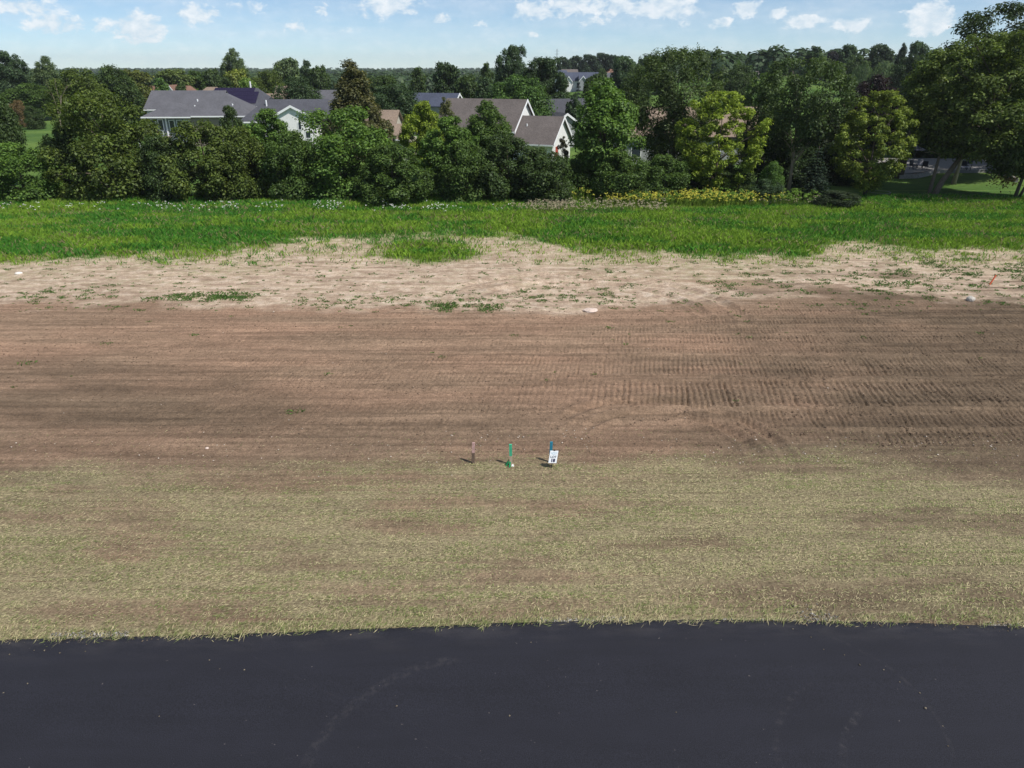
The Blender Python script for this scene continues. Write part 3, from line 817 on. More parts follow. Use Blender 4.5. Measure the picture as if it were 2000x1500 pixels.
proto('maple2', 'oval', 16, 10, 9, .8, 220, 30000, .23, .2, lobe=(.05, .09), up=.9, flat=.6, shag=.26)
proto('coneA', 'cone', 12, 12, 10, 1.5, 137, 28365, 0.29, .25, lobe=(.07, .12), top=.9)
proto('slimA', 'slim', 13, 8, 2.6, .3, 32, 6618, 0.19, .07, lobe=(.16, .26))
proto('farA', 'round', 14, 11, 10, .8, 56, 8525, .62, .25, lobe=(.11, .19), nl=5)
proto('farB', 'oval', 15, 12, 9, .8, 56, 8525, .62, .25, lobe=(.11, .18), nl=5)
# spruce: whorls of drooping branches
def make_spruce(seed, Ht, Wd):
    rg = np.random.default_rng(seed); P, Nn = [], []
    for lv in np.arange(.25, Ht - .1, .30):
        R = Wd / 2 * (1 - lv / Ht) ** .85 + .08
        nb = max(5, int(7 + R * 5)); a0 = rg.uniform(0, 6.28)
        for j in range(nb):
            a = a0 + j * 6.28 / nb + rg.normal(0, .1); Rb = R * rg.uniform(.75, 1.1)
            for s in np.arange(.12, Rb, .085):
                wv = .26 * (1 - .5 * s / Rb)
                for _ in range(2):
                    o = rg.normal(0, wv * .5)
                    P.append((s * math.cos(a) - o * math.sin(a), s * math.sin(a) + o * math.cos(a), lv - s * .22 + .10 * (s / Rb) ** 2 + rg.normal(0, .03)))
                    Nn.append((.25 * math.cos(a), .25 * math.sin(a), 1))
    P, Nn = np.array(P), unit(np.array(Nn) + rg.normal(0, .3, (len(P), 3)))
    me = leaf_mesh('crown', P, Nn, .22, rg, M_needle, .42)
    tr = MB().tube([(0, 0, -.1), (0, 0, Ht * .5), (0, 0, Ht * .99)], [.13, .08, .015], 7).mesh('trunk', M_bark, True)
    return me, tr, Ht, Wd
PROTO['spruce'] = make_spruce(21, 6.0, 5.0)
# weeping willow: hanging strands
def make_willow(seed, Ht, Wd):
    rg = np.random.default_rng(seed); P, Nn = [], []
    for _ in range(330):
        a, q = rg.uniform(0, 6.28), math.sqrt(rg.random())
        r = Wd / 2 * q; top = Ht * (1 - .42 * q ** 2.2) * rg.uniform(.92, 1.0)
        ln = rg.uniform(.25, .6) * Ht * (.4 + .6 * q)
        z = top
        while z > max(.4, top - ln):
            P.append((r * math.cos(a) + rg.normal(0, .10), r * math.sin(a) + rg.normal(0, .10), z)); Nn.append((math.cos(a), math.sin(a), .6)); z -= .34
    P, Nn = np.array(P), unit(np.array(Nn) + rg.normal(0, .4, (len(P), 3)))
    me = leaf_mesh('crown', P, Nn, .6, rg, M_leaf, .4, droop=1.2)
    C = [(Wd * .3 * math.cos(i), Wd * .3 * math.sin(i), Ht * .75) for i in range(9)]
    return me, make_trunk(seed, Ht, .3, C, M_bark, .7, 8), Ht, Wd
PROTO['willow'] = make_willow(22, 10, 11)
def make_bare(seed, Ht, spread, stems, r0, fan):
    """leafless branches: stems that fork"""
    rg = random.Random(seed); m = MB()
    def grow(p, d, L, r, lv):
        q = p + d * L * .5 + Vector((rg.gauss(0, .03), rg.gauss(0, .03), 0)) * L; e = q + (d + Vector((rg.gauss(0, .12), rg.gauss(0, .12), .08))).normalized() * L * .5
        m.tube([p, q, e], [r, r * .8, r * .55], 5)
        if lv > 0:
            for _ in range(rg.choice([2, 3])):
                nd = (d + Vector((rg.gauss(0, .38), rg.gauss(0, .38), rg.uniform(0, .25)))).normalized()
                grow(p.lerp(e, rg.uniform(.55, 1)), nd, L * rg.uniform(.5, .75), r * .5, lv - 1)
    for i in range(stems):
        a = rg.uniform(0, 6.28); d = Vector((fan * math.cos(a) * rg.uniform(.3, 1), fan * math.sin(a) * rg.uniform(.3, 1), 1)).normalized()
        grow(Vector((.1 * math.cos(a), .1 * math.sin(a), -.1)), d, Ht * .48, r0, 3 if stems < 4 else 2)
    return m.mesh('branches', M_twig, True), Ht, spread
BARE_TREE = make_bare(31, 9, 4, 1, .13, .1)
BARE_SHRUB = make_bare(32, 4, 3.2, 14, .03, .55)

_rt = random.Random(77)
def px_hedge(cx): return cx < 1300
def place(name, label, cat, cx, top, wpx, Y, key, col, group=None, yaw=None, thick=1.0):
    """stand a tree at forward distance Y with the crown top and width it shows"""
    pt = pd(cx, top, Y); z0 = float(terrain(pt.x, Y))
    me, tr, Ht, Wd = PROTO[key]
    if Y < 80 and px_hedge(cx): wpx *= 1.10
    h = (pt.z - z0) * 1.02; wm = wpx * depth(Y, (pt.z + z0) / 2) / F_PX
    x = (cx - 1000) / F_PX * depth(Y, (pt.z + z0) / 2)
    e = tag(empty(name, (x, Y, z0 - .03), _rt.uniform(0, 6.28) if yaw is None else yaw), label, cat, group)
    s = wm / Wd; e.scale = (s, s * thick, h / Ht)
    o = link('crown', me, e); o.color = (*col, 1)
    link('trunk', tr, e)
    return e
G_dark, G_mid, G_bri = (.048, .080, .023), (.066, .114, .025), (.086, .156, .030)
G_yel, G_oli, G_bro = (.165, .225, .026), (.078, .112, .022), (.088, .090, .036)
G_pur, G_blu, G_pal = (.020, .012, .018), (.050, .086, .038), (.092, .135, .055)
HG = 'hedgerow along the back of the lot'
TREES = [
 # the hedgerow
 ('shrub', 'large-leaved green shrub low at the left end of the hedgerow', 'shrub', 40, 285, 140, 72, 'bushC', G_bri),
 ('shrub', 'dark shrub in the hedgerow just left of the wide olive tree', 'shrub', 128, 255, 90, 75, 'bushC', G_dark),
 ('deciduous_tree', 'dark tree half cut off by the left edge of the frame', 'tree', -8, 165, 90, 84, 'roundB', G_dark),
 ('deciduous_tree', 'wide olive-green tree in the hedgerow left of the grey hip-roofed house', 'tree', 212, 186, 195, 75, 'bushB', G_oli),
 ('shrub', 'dark low shrub between the two olive-green hedgerow trees', 'shrub', 318, 268, 95, 73, 'bushC', G_dark),
 ('deciduous_tree', 'olive-green bushy tree standing below the windows of the grey house', 'tree', 398, 242, 150, 74, 'bushA', G_oli),
 ('deciduous_tree', 'small dark tree poking up before the taupe wall of the grey house', 'tree', 460, 212, 62, 79, 'hedgeA', G_dark),
 ('shrub', 'olive shrub filling the hedgerow below the small dark tree', 'shrub', 470, 255, 115, 74, 'bushC', G_oli),
 ('deciduous_tree', 'bright green pointed tree in front of the roof beside the white gable', 'tree', 528, 218, 110, 77, 'hedgeA', G_bri),
 ('shrub', 'mid-green shrub at the foot of the hedgerow under the white gable', 'shrub', 572, 262, 115, 73, 'bushC', G_mid),
 ('deciduous_tree', 'broad bright green tree in the hedgerow below the bronze tree', 'tree', 668, 214, 200, 75, 'bushB', G_bri),
 ('shrub', 'rounded mid-green shrub bulging forward right of the broad bright tree', 'shrub', 768, 284, 135, 71, 'bushA', G_mid),
 ('deciduous_tree', 'tall bronze-green tree rising behind the middle of the hedgerow', 'tree', 692, 120, 175, 95, 'coneA', G_bro),
 ('deciduous_tree', 'bright green leafy tree at the left end of the white house roof', 'tree', 880, 232, 115, 75, 'hedgeA', G_bri),
 ('deciduous_tree', 'rounded green tree standing in front of the white house roof', 'tree', 952, 200, 105, 79, 'ovalA', G_mid),
 ('shrub', 'dark shrub below the bright tree left of the white house', 'shrub', 912, 280, 105, 72, 'bushC', G_mid),
 ('shrub', 'dark shrub below the white gable wall of the main house', 'shrub', 990, 268, 130, 73, 'bushA', G_dark),
 ('shrub', 'dark shrub at the right end of the hedgerow below the garage', 'shrub', 1060, 292, 120, 72.5, 'bushC', G_dark),
 ('arborvitae', 'narrow brown-green evergreen by the white garage wall', 'evergreen', 1098, 266, 26, 82, 'slimA', (.05, .045, .022)),
 ('arborvitae', 'narrow dark green evergreen beside the little tan-roofed house', 'evergreen', 763, 240, 26, 98, 'slimA', G_dark),
 ('deciduous_tree', 'feathery yellow-green tree between the tan-roofed house and the white house', 'tree', 828, 202, 95, 88, 'hedgeA', G_yel),
 ('deciduous_tree', 'slender pale olive tree at the left end of the brown-grey roof', 'tree', 872, 190, 38, 92, 'slimA', (.10, .11, .045)),
 ('deciduous_tree', 'bright green tree just right of the white garage', 'tree', 1180, 158, 145, 77, 'ovalA', G_bri),
 ('deciduous_tree', 'tall dark upright tree behind the left yellow-green tree', 'tree', 1320, 104, 200, 87, 'vaseA', (.058, .088, .028)),
 ('deciduous_tree', 'round yellow-green tree, the left one of the two', 'tree', 1405, 182, 170, 76, 'maple', G_yel),
 ('deciduous_tree', 'dark tree in the gap between yellow-green tree and pale trunk', 'tree', 1490, 205, 100, 84, 'roundB', G_dark),
 ('deciduous_tree', 'tall airy tree with a pale forked trunk showing', 'tree', 1556, 120, 200, 79, 'openA', (.058, .092, .030)),
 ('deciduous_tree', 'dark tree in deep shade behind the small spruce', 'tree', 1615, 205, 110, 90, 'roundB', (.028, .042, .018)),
 ('deciduous_tree', 'yellow-green maple with drooping leaves left of the leaning trunk', 'tree', 1706, 180, 158, 75, 'maple2', (.140, .185, .030)),
 ('spruce_tree', 'small dark spruce at the foot of the pale trunk', 'spruce', 1592, 285, 100, 74, 'spruce', (.026, .044, .028)),
 ('shrub', 'small bright green shrub left of the pale trunk', 'shrub', 1507, 318, 50, 73, 'bushC', (.08, .15, .03)),
 ('shrub', 'mid-green shrub under the right side of the bright garage tree', 'shrub', 1222, 300, 110, 73, 'bushC', G_mid),
 ('shrub', 'green shrub at the foot of the tall dark upright tree', 'shrub', 1300, 305, 110, 74, 'bushC', G_mid),
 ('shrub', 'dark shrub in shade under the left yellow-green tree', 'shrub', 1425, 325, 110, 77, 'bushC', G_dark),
 ('shrub', 'blue-green shrub under the pale trunk behind the yellow flowers', 'shrub', 1500, 352, 70, 72, 'bushC', G_blu),
 ('shrub', 'low dark juniper sprawling at the grass edge below the spruce', 'shrub', 1640, 374, 100, 69.5, 'bushC', (.035, .052, .026)),
 ('deciduous_tree', 'dark purple-leaved tree behind the yellow-green maple', 'tree', 1700, 152, 115, 105, 'roundB', G_pur),
 # behind the hedgerow on the left
 ('deciduous_tree', 'tall green tree against the sky at the far left edge', 'tree', 22, 104, 95, 205, 'roundA', G_blu),
 ('deciduous_tree', 'tall pale green tree left of the bare grey tree', 'tree', 98, 112, 62, 200, 'ovalA', G_pal),
 ('deciduous_tree', 'bushy green tree under the tall trees at the far left', 'tree', 62, 165, 110, 192, 'roundB', G_mid),
 ('shrub', 'tan-leaved shrub at the edge of the sunny lawn gap on the left', 'shrub', 36, 198, 42, 170, 'bushC', (.14, .10, .045)),
 ('shrub', 'round dark shrub beside the sunny lawn gap on the left', 'shrub', 66, 208, 42, 165, 'bushC', G_dark),
 ('deciduous_tree', 'dark tree behind the wide olive-green tree, right of the bare tree', 'tree', 165, 138, 120, 130, 'roundB', G_oli),
 ('deciduous_tree', 'dark round tree left of the grey house roof', 'tree', 226, 132, 110, 150, 'roundB', G_dark),
 ('deciduous_tree', 'yellow-olive tree left of the red-brown roof', 'tree', 268, 140, 80, 190, 'farA', (.10, .12, .03)),
 ('deciduous_tree', 'small light green tree in front of the red-brown roof', 'tree', 322, 155, 46, 172, 'farB', (.075, .14, .035)),
 ('deciduous_tree', 'small dark tree between the red-brown and the tan-brown roof', 'tree', 361, 165, 28, 172, 'farA', G_dark),
 ('deciduous_tree', 'light olive tree behind the red-brown roof', 'tree', 345, 138, 80, 225, 'farA', (.09, .125, .035)),
 ('deciduous_tree', 'green tree behind the gap between the two brown roofs', 'tree', 385, 140, 60, 235, 'farB', G_mid),
 ('deciduous_tree', 'dark tree behind the tan-brown hip roof', 'tree', 420, 138, 45, 215, 'farA', G_dark),
 ('deciduous_tree', 'tall lone tree standing out against the sky left of centre', 'tree', 461, 97, 62, 232, 'ovalA', G_pal),
 ('deciduous_tree', 'bright yellow-green tree below the tall lone tree', 'tree', 470, 138, 58, 200, 'farA', (.15, .185, .035)),
 ('deciduous_tree', 'dark green tree right of the tan-brown hip roof', 'tree', 445, 152, 40, 182, 'farB', G_dark),
 ('deciduous_tree', 'light yellow-green tree behind the solar roof', 'tree', 488, 156, 48, 172, 'farA', (.11, .18, .035)),
 ('deciduous_tree', 'dark layered tree left of the small tan roof', 'tree', 530, 140, 70, 195, 'roundB', G_oli),
 ('deciduous_tree', 'pale green domed tree on the skyline right of the lone tree', 'tree', 566, 117, 66, 235, 'farA', G_pal),
 ('deciduous_tree', 'dark narrow tree on the skyline right of the pale domed tree', 'tree', 603, 120, 36, 225, 'farB', G_blu),
 ('deciduous_tree', 'dark round tree behind the white gable', 'tree', 585, 154, 105, 142, 'roundB', (.042, .072, .03)),
 ('deciduous_tree', 'mid-green tree above the grey roof beside the bronze tree', 'tree', 628, 132, 46, 190, 'farA', G_dark),
 # middle
 ('deciduous_tree', 'dark green tree filling the space right of the bronze tree', 'tree', 745, 152, 115, 150, 'roundA', G_dark),
 ('deciduous_tree', 'blue-green tree above the little tan-roofed house', 'tree', 775, 168, 110, 128, 'roundB', G_blu),
 ('deciduous_tree', 'dark egg-shaped tree left of the grey gabled house behind', 'tree', 820, 134, 48, 180, 'farB', G_dark),
 ('deciduous_tree', 'large dark round tree above the grey gabled house', 'tree', 872, 126, 66, 172, 'farA', (.036, .064, .022)),
 ('deciduous_tree', 'dark tree right of the grey gabled house behind the ridge', 'tree', 915, 150, 54, 158, 'farA', G_dark),
 ('deciduous_tree', 'blue-green tree over the middle of the brown-grey ridge', 'tree', 948, 154, 54, 142, 'farB', G_blu),
 ('deciduous_tree', 'dark tree between the large round tree and the tall skyline tree', 'tree', 952, 126, 42, 178, 'farB', G_dark),
 ('deciduous_tree', 'tall tree breaking the skyline in the centre', 'tree', 1000, 94, 86, 168, 'roundA', G_blu),
 ('deciduous_tree', 'big dark tree right of the tall skyline tree', 'tree', 1062, 117, 110, 150, 'roundA', (.036, .064, .024)),
 ('deciduous_tree', 'flat-topped light green tree behind the white house ridge', 'tree', 1012, 152, 130, 126, 'roundB', (.06, .115, .028)),
 ('spruce_tree', 'dark blue spruce before the far hillside houses', 'spruce', 1128, 150, 36, 138, 'spruce', (.03, .045, .042)),
 ('deciduous_tree', 'round dark tree standing below the far hillside houses', 'tree', 1162, 148, 58, 152, 'farA', G_dark),
 ('deciduous_tree', 'small round tree among the far hillside houses', 'tree', 1175, 135, 22, 270, 'farA', G_dark),
 ('deciduous_tree', 'light green tree behind the small grey roof by the garage', 'tree', 1120, 185, 40, 128, 'farB', G_blu),
 ('deciduous_tree', 'blue-green tree on the skyline right of the hillside houses', 'tree', 1214, 113, 56, 230, 'farA', G_blu),
 ('deciduous_tree', 'dark tree between hillside houses and tall upright tree', 'tree', 1240, 130, 66, 170, 'roundB', G_dark),
 ('deciduous_tree', 'blue-green skyline tree behind the tall upright tree', 'tree', 1285, 110, 80, 260, 'farA', G_blu),
 # right
 ('deciduous_tree', 'dark tree right of the tall upright tree under the pine row', 'tree', 1440, 128, 66, 175, 'roundB', G_dark),
 ('deciduous_tree', 'green tree behind the left side of the airy tree', 'tree', 1490, 148, 100, 120, 'roundA', G_mid),
 ('deciduous_tree', 'tall tree on the hill left of the dark purple skyline tree', 'tree', 1586, 92, 46, 255, 'farB', G_blu),
 ('deciduous_tree', 'small dark purple tree on the hill skyline', 'tree', 1622, 102, 32, 262, 'farA', (.022, .02, .026)),
 ('deciduous_tree', 'domed green tree on the hill right of the purple skyline tree', 'tree', 1652, 90, 48, 262, 'farA', G_blu),
 ('deciduous_tree', 'light green tree on the hillside above the slate-roofed house', 'tree', 1608, 112, 56, 290, 'farA', G_pal),
 ('deciduous_tree', 'dark tree right of the slate-roofed hillside house', 'tree', 1668, 110, 60, 225, 'roundB', G_dark),
 ('deciduous_tree', 'wide dark tree on the hill skyline above the willow', 'tree', 1713, 89, 56, 255, 'farA', (.036, .06, .03)),
 ('deciduous_tree', 'pointed dark tree on the hill skyline right of the willow', 'tree', 1757, 85, 40, 250, 'coneA', (.034, .055, .03)),
 ('deciduous_tree', 'flat-crowned tree on the hill skyline beside the big right-hand trees', 'tree', 1786, 84, 48, 245, 'farA', G_blu),
 ('willow_tree', 'larger pale weeping willow on the hillside, right one', 'willow', 1722, 118, 66, 195, 'willow', (.10, .145, .065)),
 ('willow_tree', 'smaller pale weeping willow on the hillside, left one', 'willow', 1680, 124, 50, 205, 'willow', (.085, .13, .06)),
 ('deciduous_tree', 'dark tree between the willow and the big right-hand trees', 'tree', 1775, 112, 80, 180, 'roundB', (.034, .058, .024)),
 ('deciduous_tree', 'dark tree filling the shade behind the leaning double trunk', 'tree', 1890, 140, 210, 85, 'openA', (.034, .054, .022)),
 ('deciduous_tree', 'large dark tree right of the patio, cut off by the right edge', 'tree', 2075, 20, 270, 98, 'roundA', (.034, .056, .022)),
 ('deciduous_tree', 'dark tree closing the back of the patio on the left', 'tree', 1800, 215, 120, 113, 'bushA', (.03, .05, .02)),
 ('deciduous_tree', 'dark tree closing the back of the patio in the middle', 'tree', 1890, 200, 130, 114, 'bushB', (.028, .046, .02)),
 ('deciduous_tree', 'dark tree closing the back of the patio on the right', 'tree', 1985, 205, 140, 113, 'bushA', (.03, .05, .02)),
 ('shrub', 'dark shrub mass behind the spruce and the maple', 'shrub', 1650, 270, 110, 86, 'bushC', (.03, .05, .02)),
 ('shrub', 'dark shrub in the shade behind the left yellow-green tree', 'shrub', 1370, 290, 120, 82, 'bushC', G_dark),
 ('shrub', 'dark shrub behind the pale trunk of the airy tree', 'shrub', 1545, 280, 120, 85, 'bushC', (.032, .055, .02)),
 ('shrub', 'green shrub right below the garage gable and the narrow evergreen', 'shrub', 1128, 312, 60, 76, 'bushC', G_mid),
 ('deciduous_tree', 'green tree behind the gap left of the big right-hand trees', 'tree', 1790, 170, 90, 110, 'roundB', G_mid),
]
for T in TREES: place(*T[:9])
for i, (cx, tp, wd_) in enumerate([(1392, 106, 22), (1408, 112, 26), (1432, 108, 20), (1448, 105, 22), (1466, 107, 22), (1484, 106, 22), (1502, 108, 22), (1518, 105, 24)]):
    place('pine_tree', ['leftmost dark tree of the pine row on the skyline', 'second dark pine from the left of the skyline row', 'third dark pine from the left of the skyline row', 'fourth dark pine from the left of the skyline row', 'fourth dark pine from the right of the skyline row', 'third dark pine from the right of the skyline row', 'second dark pine from the right of the skyline row', 'rightmost dark tree of the pine row on the skyline'][i], 'tree', cx, tp, wd_ + 8, 345 + 4 * (i % 3), 'farB', (.026, .045, .028), 'row of dark pines on the skyline')
for i, (cx, tp, wd_) in enumerate([(1098, 113, 30), (1124, 111, 32), (1150, 108, 34), (1176, 105, 34), (1197, 109, 24)]):
    place('deciduous_tree', ['leftmost tree on the crest behind the hillside houses', 'second tree from the left on the crest behind the hillside houses', 'middle tree on the crest behind the hillside houses', 'tallest tree on the crest behind the hillside houses, right of the middle', 'rightmost tree on the crest behind the hillside houses'][i], 'tree', cx, tp, wd_ + 8, 415 + 5 * (i % 2), 'farA', (.034, .058, .032), 'trees on the crest behind the hillside houses')

# bare tree and twiggy shrubs
def bare(name, label, cat, cx, top, wpx, Y, src):
    me, Ht, Wd = src; pt = pd(cx, top, Y); z0 = float(terrain(pt.x, Y))
    o = tag(link(name, me, None, ((cx - 1000) / F_PX * depth(Y, (pt.z + z0) / 2), Y, z0)), label, cat)
    s = wpx * depth(Y, 3) / F_PX / Wd; o.scale = (s, s, (pt.z - z0) / Ht); o.rotation_euler[2] = _rt.uniform(0, 6)
    return o
bare('bare_tree', 'leafless grey tree before the tall trees at the far left', 'tree', 110, 132, 55, 112, BARE_TREE)
bare('bare_shrub', 'leafless twiggy shrub before the shaded garage wall', 'shrub', 1052, 262, 60, 80, BARE_SHRUB)
bare('bare_shrub', 'leafless twiggy shrub right of the garage corner by the narrow evergreen', 'shrub', 1090, 272, 56, 79, BARE_SHRUB)

# the big trees on the right, each with its own leaning stems
def own_tree(label, cx, top, wpx, Y, base_px, kind, seed, col, stems, nlobe, nleaf, leaf, crown_base, lobe, bark, brown=None):
    pt = pd(cx, top, Y); h = pt.z; d = depth(Y, h / 2); wm = wpx * d / F_PX
    x = (cx - 1000) / F_PX * d
    bx = gp(*base_px).x
    e = tag(empty('deciduous_tree', (bx, Y, -.03)), label, 'tree')
    me, C, R = make_crown(kind, seed, h, wm, crown_base, nlobe, nleaf, leaf, lobe=lobe, up=.85, flat=.65, shag=.2)
    o = link('crown', me, e, (x - bx, 0, 0)); o.color = (*col, 1)
    for j, st in enumerate(stems):
        m = MB(); m.tube([Vector(p) for p, r in st], [r for p, r in st], 9); lm = MB()
        if j == 0 or len(st) > 4:
            rg = random.Random(seed + j)
            for i in rg.sample(range(len(C)), min(16, len(C))):
                s = Vector(st[-2][0]).lerp(Vector(st[-1][0]), rg.random()); en = Vector(C[i]) + Vector((x - bx, 0, 0))
                lm.tube([s, s.lerp(en, .5) + Vector((0, 0, .4)), en], [.10, .06, .02], 6)
        tk = m.build('trunk', bark, e, True)
        if lm.v: lm.build('limbs', M_bark, tk, True)
    return e, x - bx
dk = own_tree('tallest dark green tree at the right edge, behind the leaning one', 1940, 5, 300, 90, (1865, 380), 'round', 41, (.034, .056, .024),
              [[((0, 0, -.2), .55), ((.2, 0, 4), .45), ((1.5, 0, 9), .35), ((3.5, 0, 13), .2)]], 180, 30000, .37, 2.6, (.07, .12), M_bark)
big, off = own_tree('huge spreading tree with a leaning double trunk at the right', 1918, 62, 305, 76, (1836, 391), 'round', 42, (.082, .118, .028),
               [[((.15, 0, -.2), .34), ((.75, 0, 1.6), .27), ((2.2, .3, 3.9), .23), ((4.4, .4, 6.2), .19), ((5.2, 0, 9), .10)],
                [((-.25, .1, -.2), .22), ((-.12, .1, 2.5), .16), ((0, .2, 4.6), .11), ((.1, .2, 6.2), .06)]], 340, 56000, .31, 4.0, (.055, .10), M_bark_mid)
rgx = np.random.default_rng(5)
P = np.array([gp(1905, 372).x - big.location.x, 0, 1.9]) + rgx.normal(0, 1, (420, 3)) * np.array([.75, .5, .45])
P2 = np.array([gp(1890, 372).x - big.location.x - 1.0, .2, 4.9]) + rgx.normal(0, 1, (260, 3)) * np.array([.5, .4, .5]) 
P = np.concatenate([P, P2])
o = link('dry_foliage', leaf_mesh('dry_foliage', P, unit(rgx.normal(0, 1, P.shape) + np.array([0, 0, .5])), .22, rgx, M_leaf), big); o.color = (.19, .115, .05, 1)
o['label'] = 'drooping dead brown leaves below the crown'
m = MB().tube([(-.02, .2, 4.3), (-.9, .1, 4.6), (-1.7, 0, 4.5)], [.05, .035, .015], 5).tube([(-.1, .2, 3.4), (-.8, .1, 3.0)], [.04, .015], 5)
m.build('dead_branch', M_bark_pale, big)
own_tree('smaller green tree with two thin trunks in the right corner', 1992, 232, 165, 74, (1975, 390), 'round', 43, (.066, .100, .026),
         [[((-.1, 0, -.2), .2), ((.05, 0, 1.6), .16), ((.3, 0, 3.4), .1), ((.5, 0, 5), .05)], [((.2, 0, -.2), .16), ((.8, .1, 1.6), .12), ((1.3, .1, 3.6), .06)]], 100, 22000, .27, 2.5, (.09, .15), M_bark)

# distant woods: too far to count
rgw = np.random.default_rng(61)
PW, NW, SW = [], [], []
n = 4200
Yw = 265 * (3200 / 265) ** (rgw.random(n) ** .75)
aw = rgw.uniform(-.95, .95, n)
Xw = Yw * aw
dens_ = fbm(Xw / (Yw * .12), np.log(Yw) * 7, 171, 3)
keep = (dens_ > .36) & ~((np.abs(Xw / Yw - .11) < .075) & (Yw < 440)) & ~((np.abs(Xw / Yw - .47) < .05) & (Yw < 330))
Xw, Yw = Xw[keep], Yw[keep]; n = len(Xw)
hz_ = rgw.uniform(7, 12.5, n) * (1 - .25 * (Xw / Yw < .05)); Rw = rgw.uniform(3.5, 6.5, n)
zt = terrain(Xw, Yw)
lo = (hz_ + zt > 15.5) & (Xw / Yw < .05); hz_[lo] *= .8
for i in range(n):
    kq = int(np.clip(52000 / Yw[i], 16, 170))
    d = unit(rgw.normal(0, 1, (kq, 3)) + np.array([0, -.35, .55]))
    q = d * np.array([Rw[i], Rw[i], hz_[i] * .48]) * rgw.uniform(.75, 1.08, (kq, 1)) + np.array([Xw[i], Yw[i], zt[i] + hz_[i] * .5])
    PW.append(q); NW.append(unit(d + np.array([0, 0, .5]) + rgw.normal(0, .3, (kq, 3)))); SW.append(np.full(kq, Rw[i] * 5.4 / math.sqrt(kq)))
PW, NW, SW = np.concatenate(PW), np.concatenate(NW), np.concatenate(SW)
t = unit(np.cross(NW, rgw.normal(0, 1, PW.shape))); bt = unit(np.cross(NW, t))
V, F = quads_np(PW, t * SW[:, None] * .5, bt * SW[:, None] * .4)
me = mesh_np('distant_woods', V, F, {'lr': ('FLOAT', 'FACE', rgw.random(len(PW)))})
me.materials.append(M_leaf)
o = stuff(link('distant_woods', me), 'far woods reading as one green mass along the horizon', 'woods'); o.color = (.042, .072, .034, 1)
del PW, NW, SW, V, F

# ------------------------------------------------------------------ wild flowers at the hedge foot
def flower_patch(name, label, cat, spots, head, stem_col, hgt, head_r, per, seed, leafiness=3):
    rg = np.random.default_rng(seed); V, F, C = [], [], []
    X, Y, Hh, Cc = [], [], [], []
    for (pxa, pxb, pya, pyb, n) in spots:
        for _ in range(n):
            p = gp(rg.uniform(pxa, pxb), rg.uniform(pya, pyb) + 11); X.append(p.x); Y.append(p.y)
    X, Y = np.array(X), np.array(Y); n = len(X); Z = lot_height(X, Y)
    hh = hgt * rg.uniform(.6, 1.15, n)
    me_s_x = np.repeat(X, leafiness) + rg.normal(0, .10, n * leafiness); me_s_y = np.repeat(Y, leafiness) + rg.normal(0, .10, n * leafiness)
    sv, q = blades(me_s_x, me_s_y, np.repeat(Z, leafiness) - .03, np.repeat(hh, leafiness) * rg.uniform(.5, 1, n * leafiness), np.full(n * leafiness, .028), rg.uniform(.1, .4, n * leafiness), rg)
    tri = np.concatenate([q + np.array([[0, 1, 2]]), q + np.array([[0, 2, 4]]), q + np.array([[4, 2, 3]])], 0)
    sc = np.concatenate([np.array(stem_col) * rg.uniform(.7, 1.3, (n * leafiness, 1))] * 3)
    hp = np.repeat(np.stack([X, Y, Z + hh], -1), per, 0) + rg.normal(0, head_r * .9, (n * per, 3)) * np.array([1, 1, .6])
    nr = unit(rg.normal(0, .5, hp.shape) + np.array([0, -.3, 1]))
    t = unit(np.cross(nr, rg.normal(0, 1, hp.shape))) * head_r * .8; b = unit(np.cross(nr, t)) * head_r * .8
    hv, hf = quads_np(hp, t, b)
    hc = np.array(head) * rg.uniform(.7, 1.15, (len(hp), 1))
    T = np.concatenate([hf[:, [0, 1, 2]], hf[:, [0, 2, 3]]]) + len(sv)
    me = mesh_np(name, np.concatenate([sv, hv]), np.concatenate([tri, T]), {'fc': ('FLOAT_COLOR', 'FACE', rgba(np.concatenate([sc, hc, hc])))})
    me.materials.append(M_blade)
    stuff(link(name, me), label, cat)
rs = random.Random(9)
sp_w = [(c - 22, c + 22, 402, 414, rs.randint(2, 13)) for c in (10, 60, 140, 200, 255, 300, 330, 400, 410, 445, 455, 530, 548, 625, 640, 655, 770, 815, 850, 865, 975)] + [(0, 900, 400, 418, 45)]
flower_patch('white_wildflowers', 'white lacy wildflowers scattered along the foot of the hedgerow', 'flowers', sp_w, (.78, .78, .74), (.05, .10, .03), .85, .055, 4, 71)
sp_y = [(1180, 1290, 382, 397, 260), (1270, 1360, 381, 394, 190), (1340, 1480, 386, 397, 230), (1370, 1400, 372, 390, 60), (1480, 1530, 384, 396, 50), (1100, 1190, 372, 392, 40)]
flower_patch('yellow_wildflowers', 'yellow flowering weeds in front of the trees right of centre', 'flowers', sp_y, (.56, .53, .09), (.17, .25, .04), 1.05, .065, 6, 72, 9)
sp_t = [(1030, 1300, 393, 410, 420), (1000, 1120, 398, 412, 120), (1450, 1620, 386, 396, 60)]
flower_patch('seeding_weeds', 'pinkish-tan seed heads of tall weeds in front of the yellow flowers', 'weeds', sp_t, (.40, .35, .24), (.13, .16, .06), .7, .06, 5, 73, 5)
sp_g = [(1095, 1200, 362, 385, 150), (1200, 1600, 380, 396, 300)]
flower_patch('green_undergrowth', 'leafy green undergrowth at the foot of the trees right of centre', 'undergrowth', sp_g, (.13, .22, .04), (.11, .18, .035), 1.0, .11, 10, 74, 6)

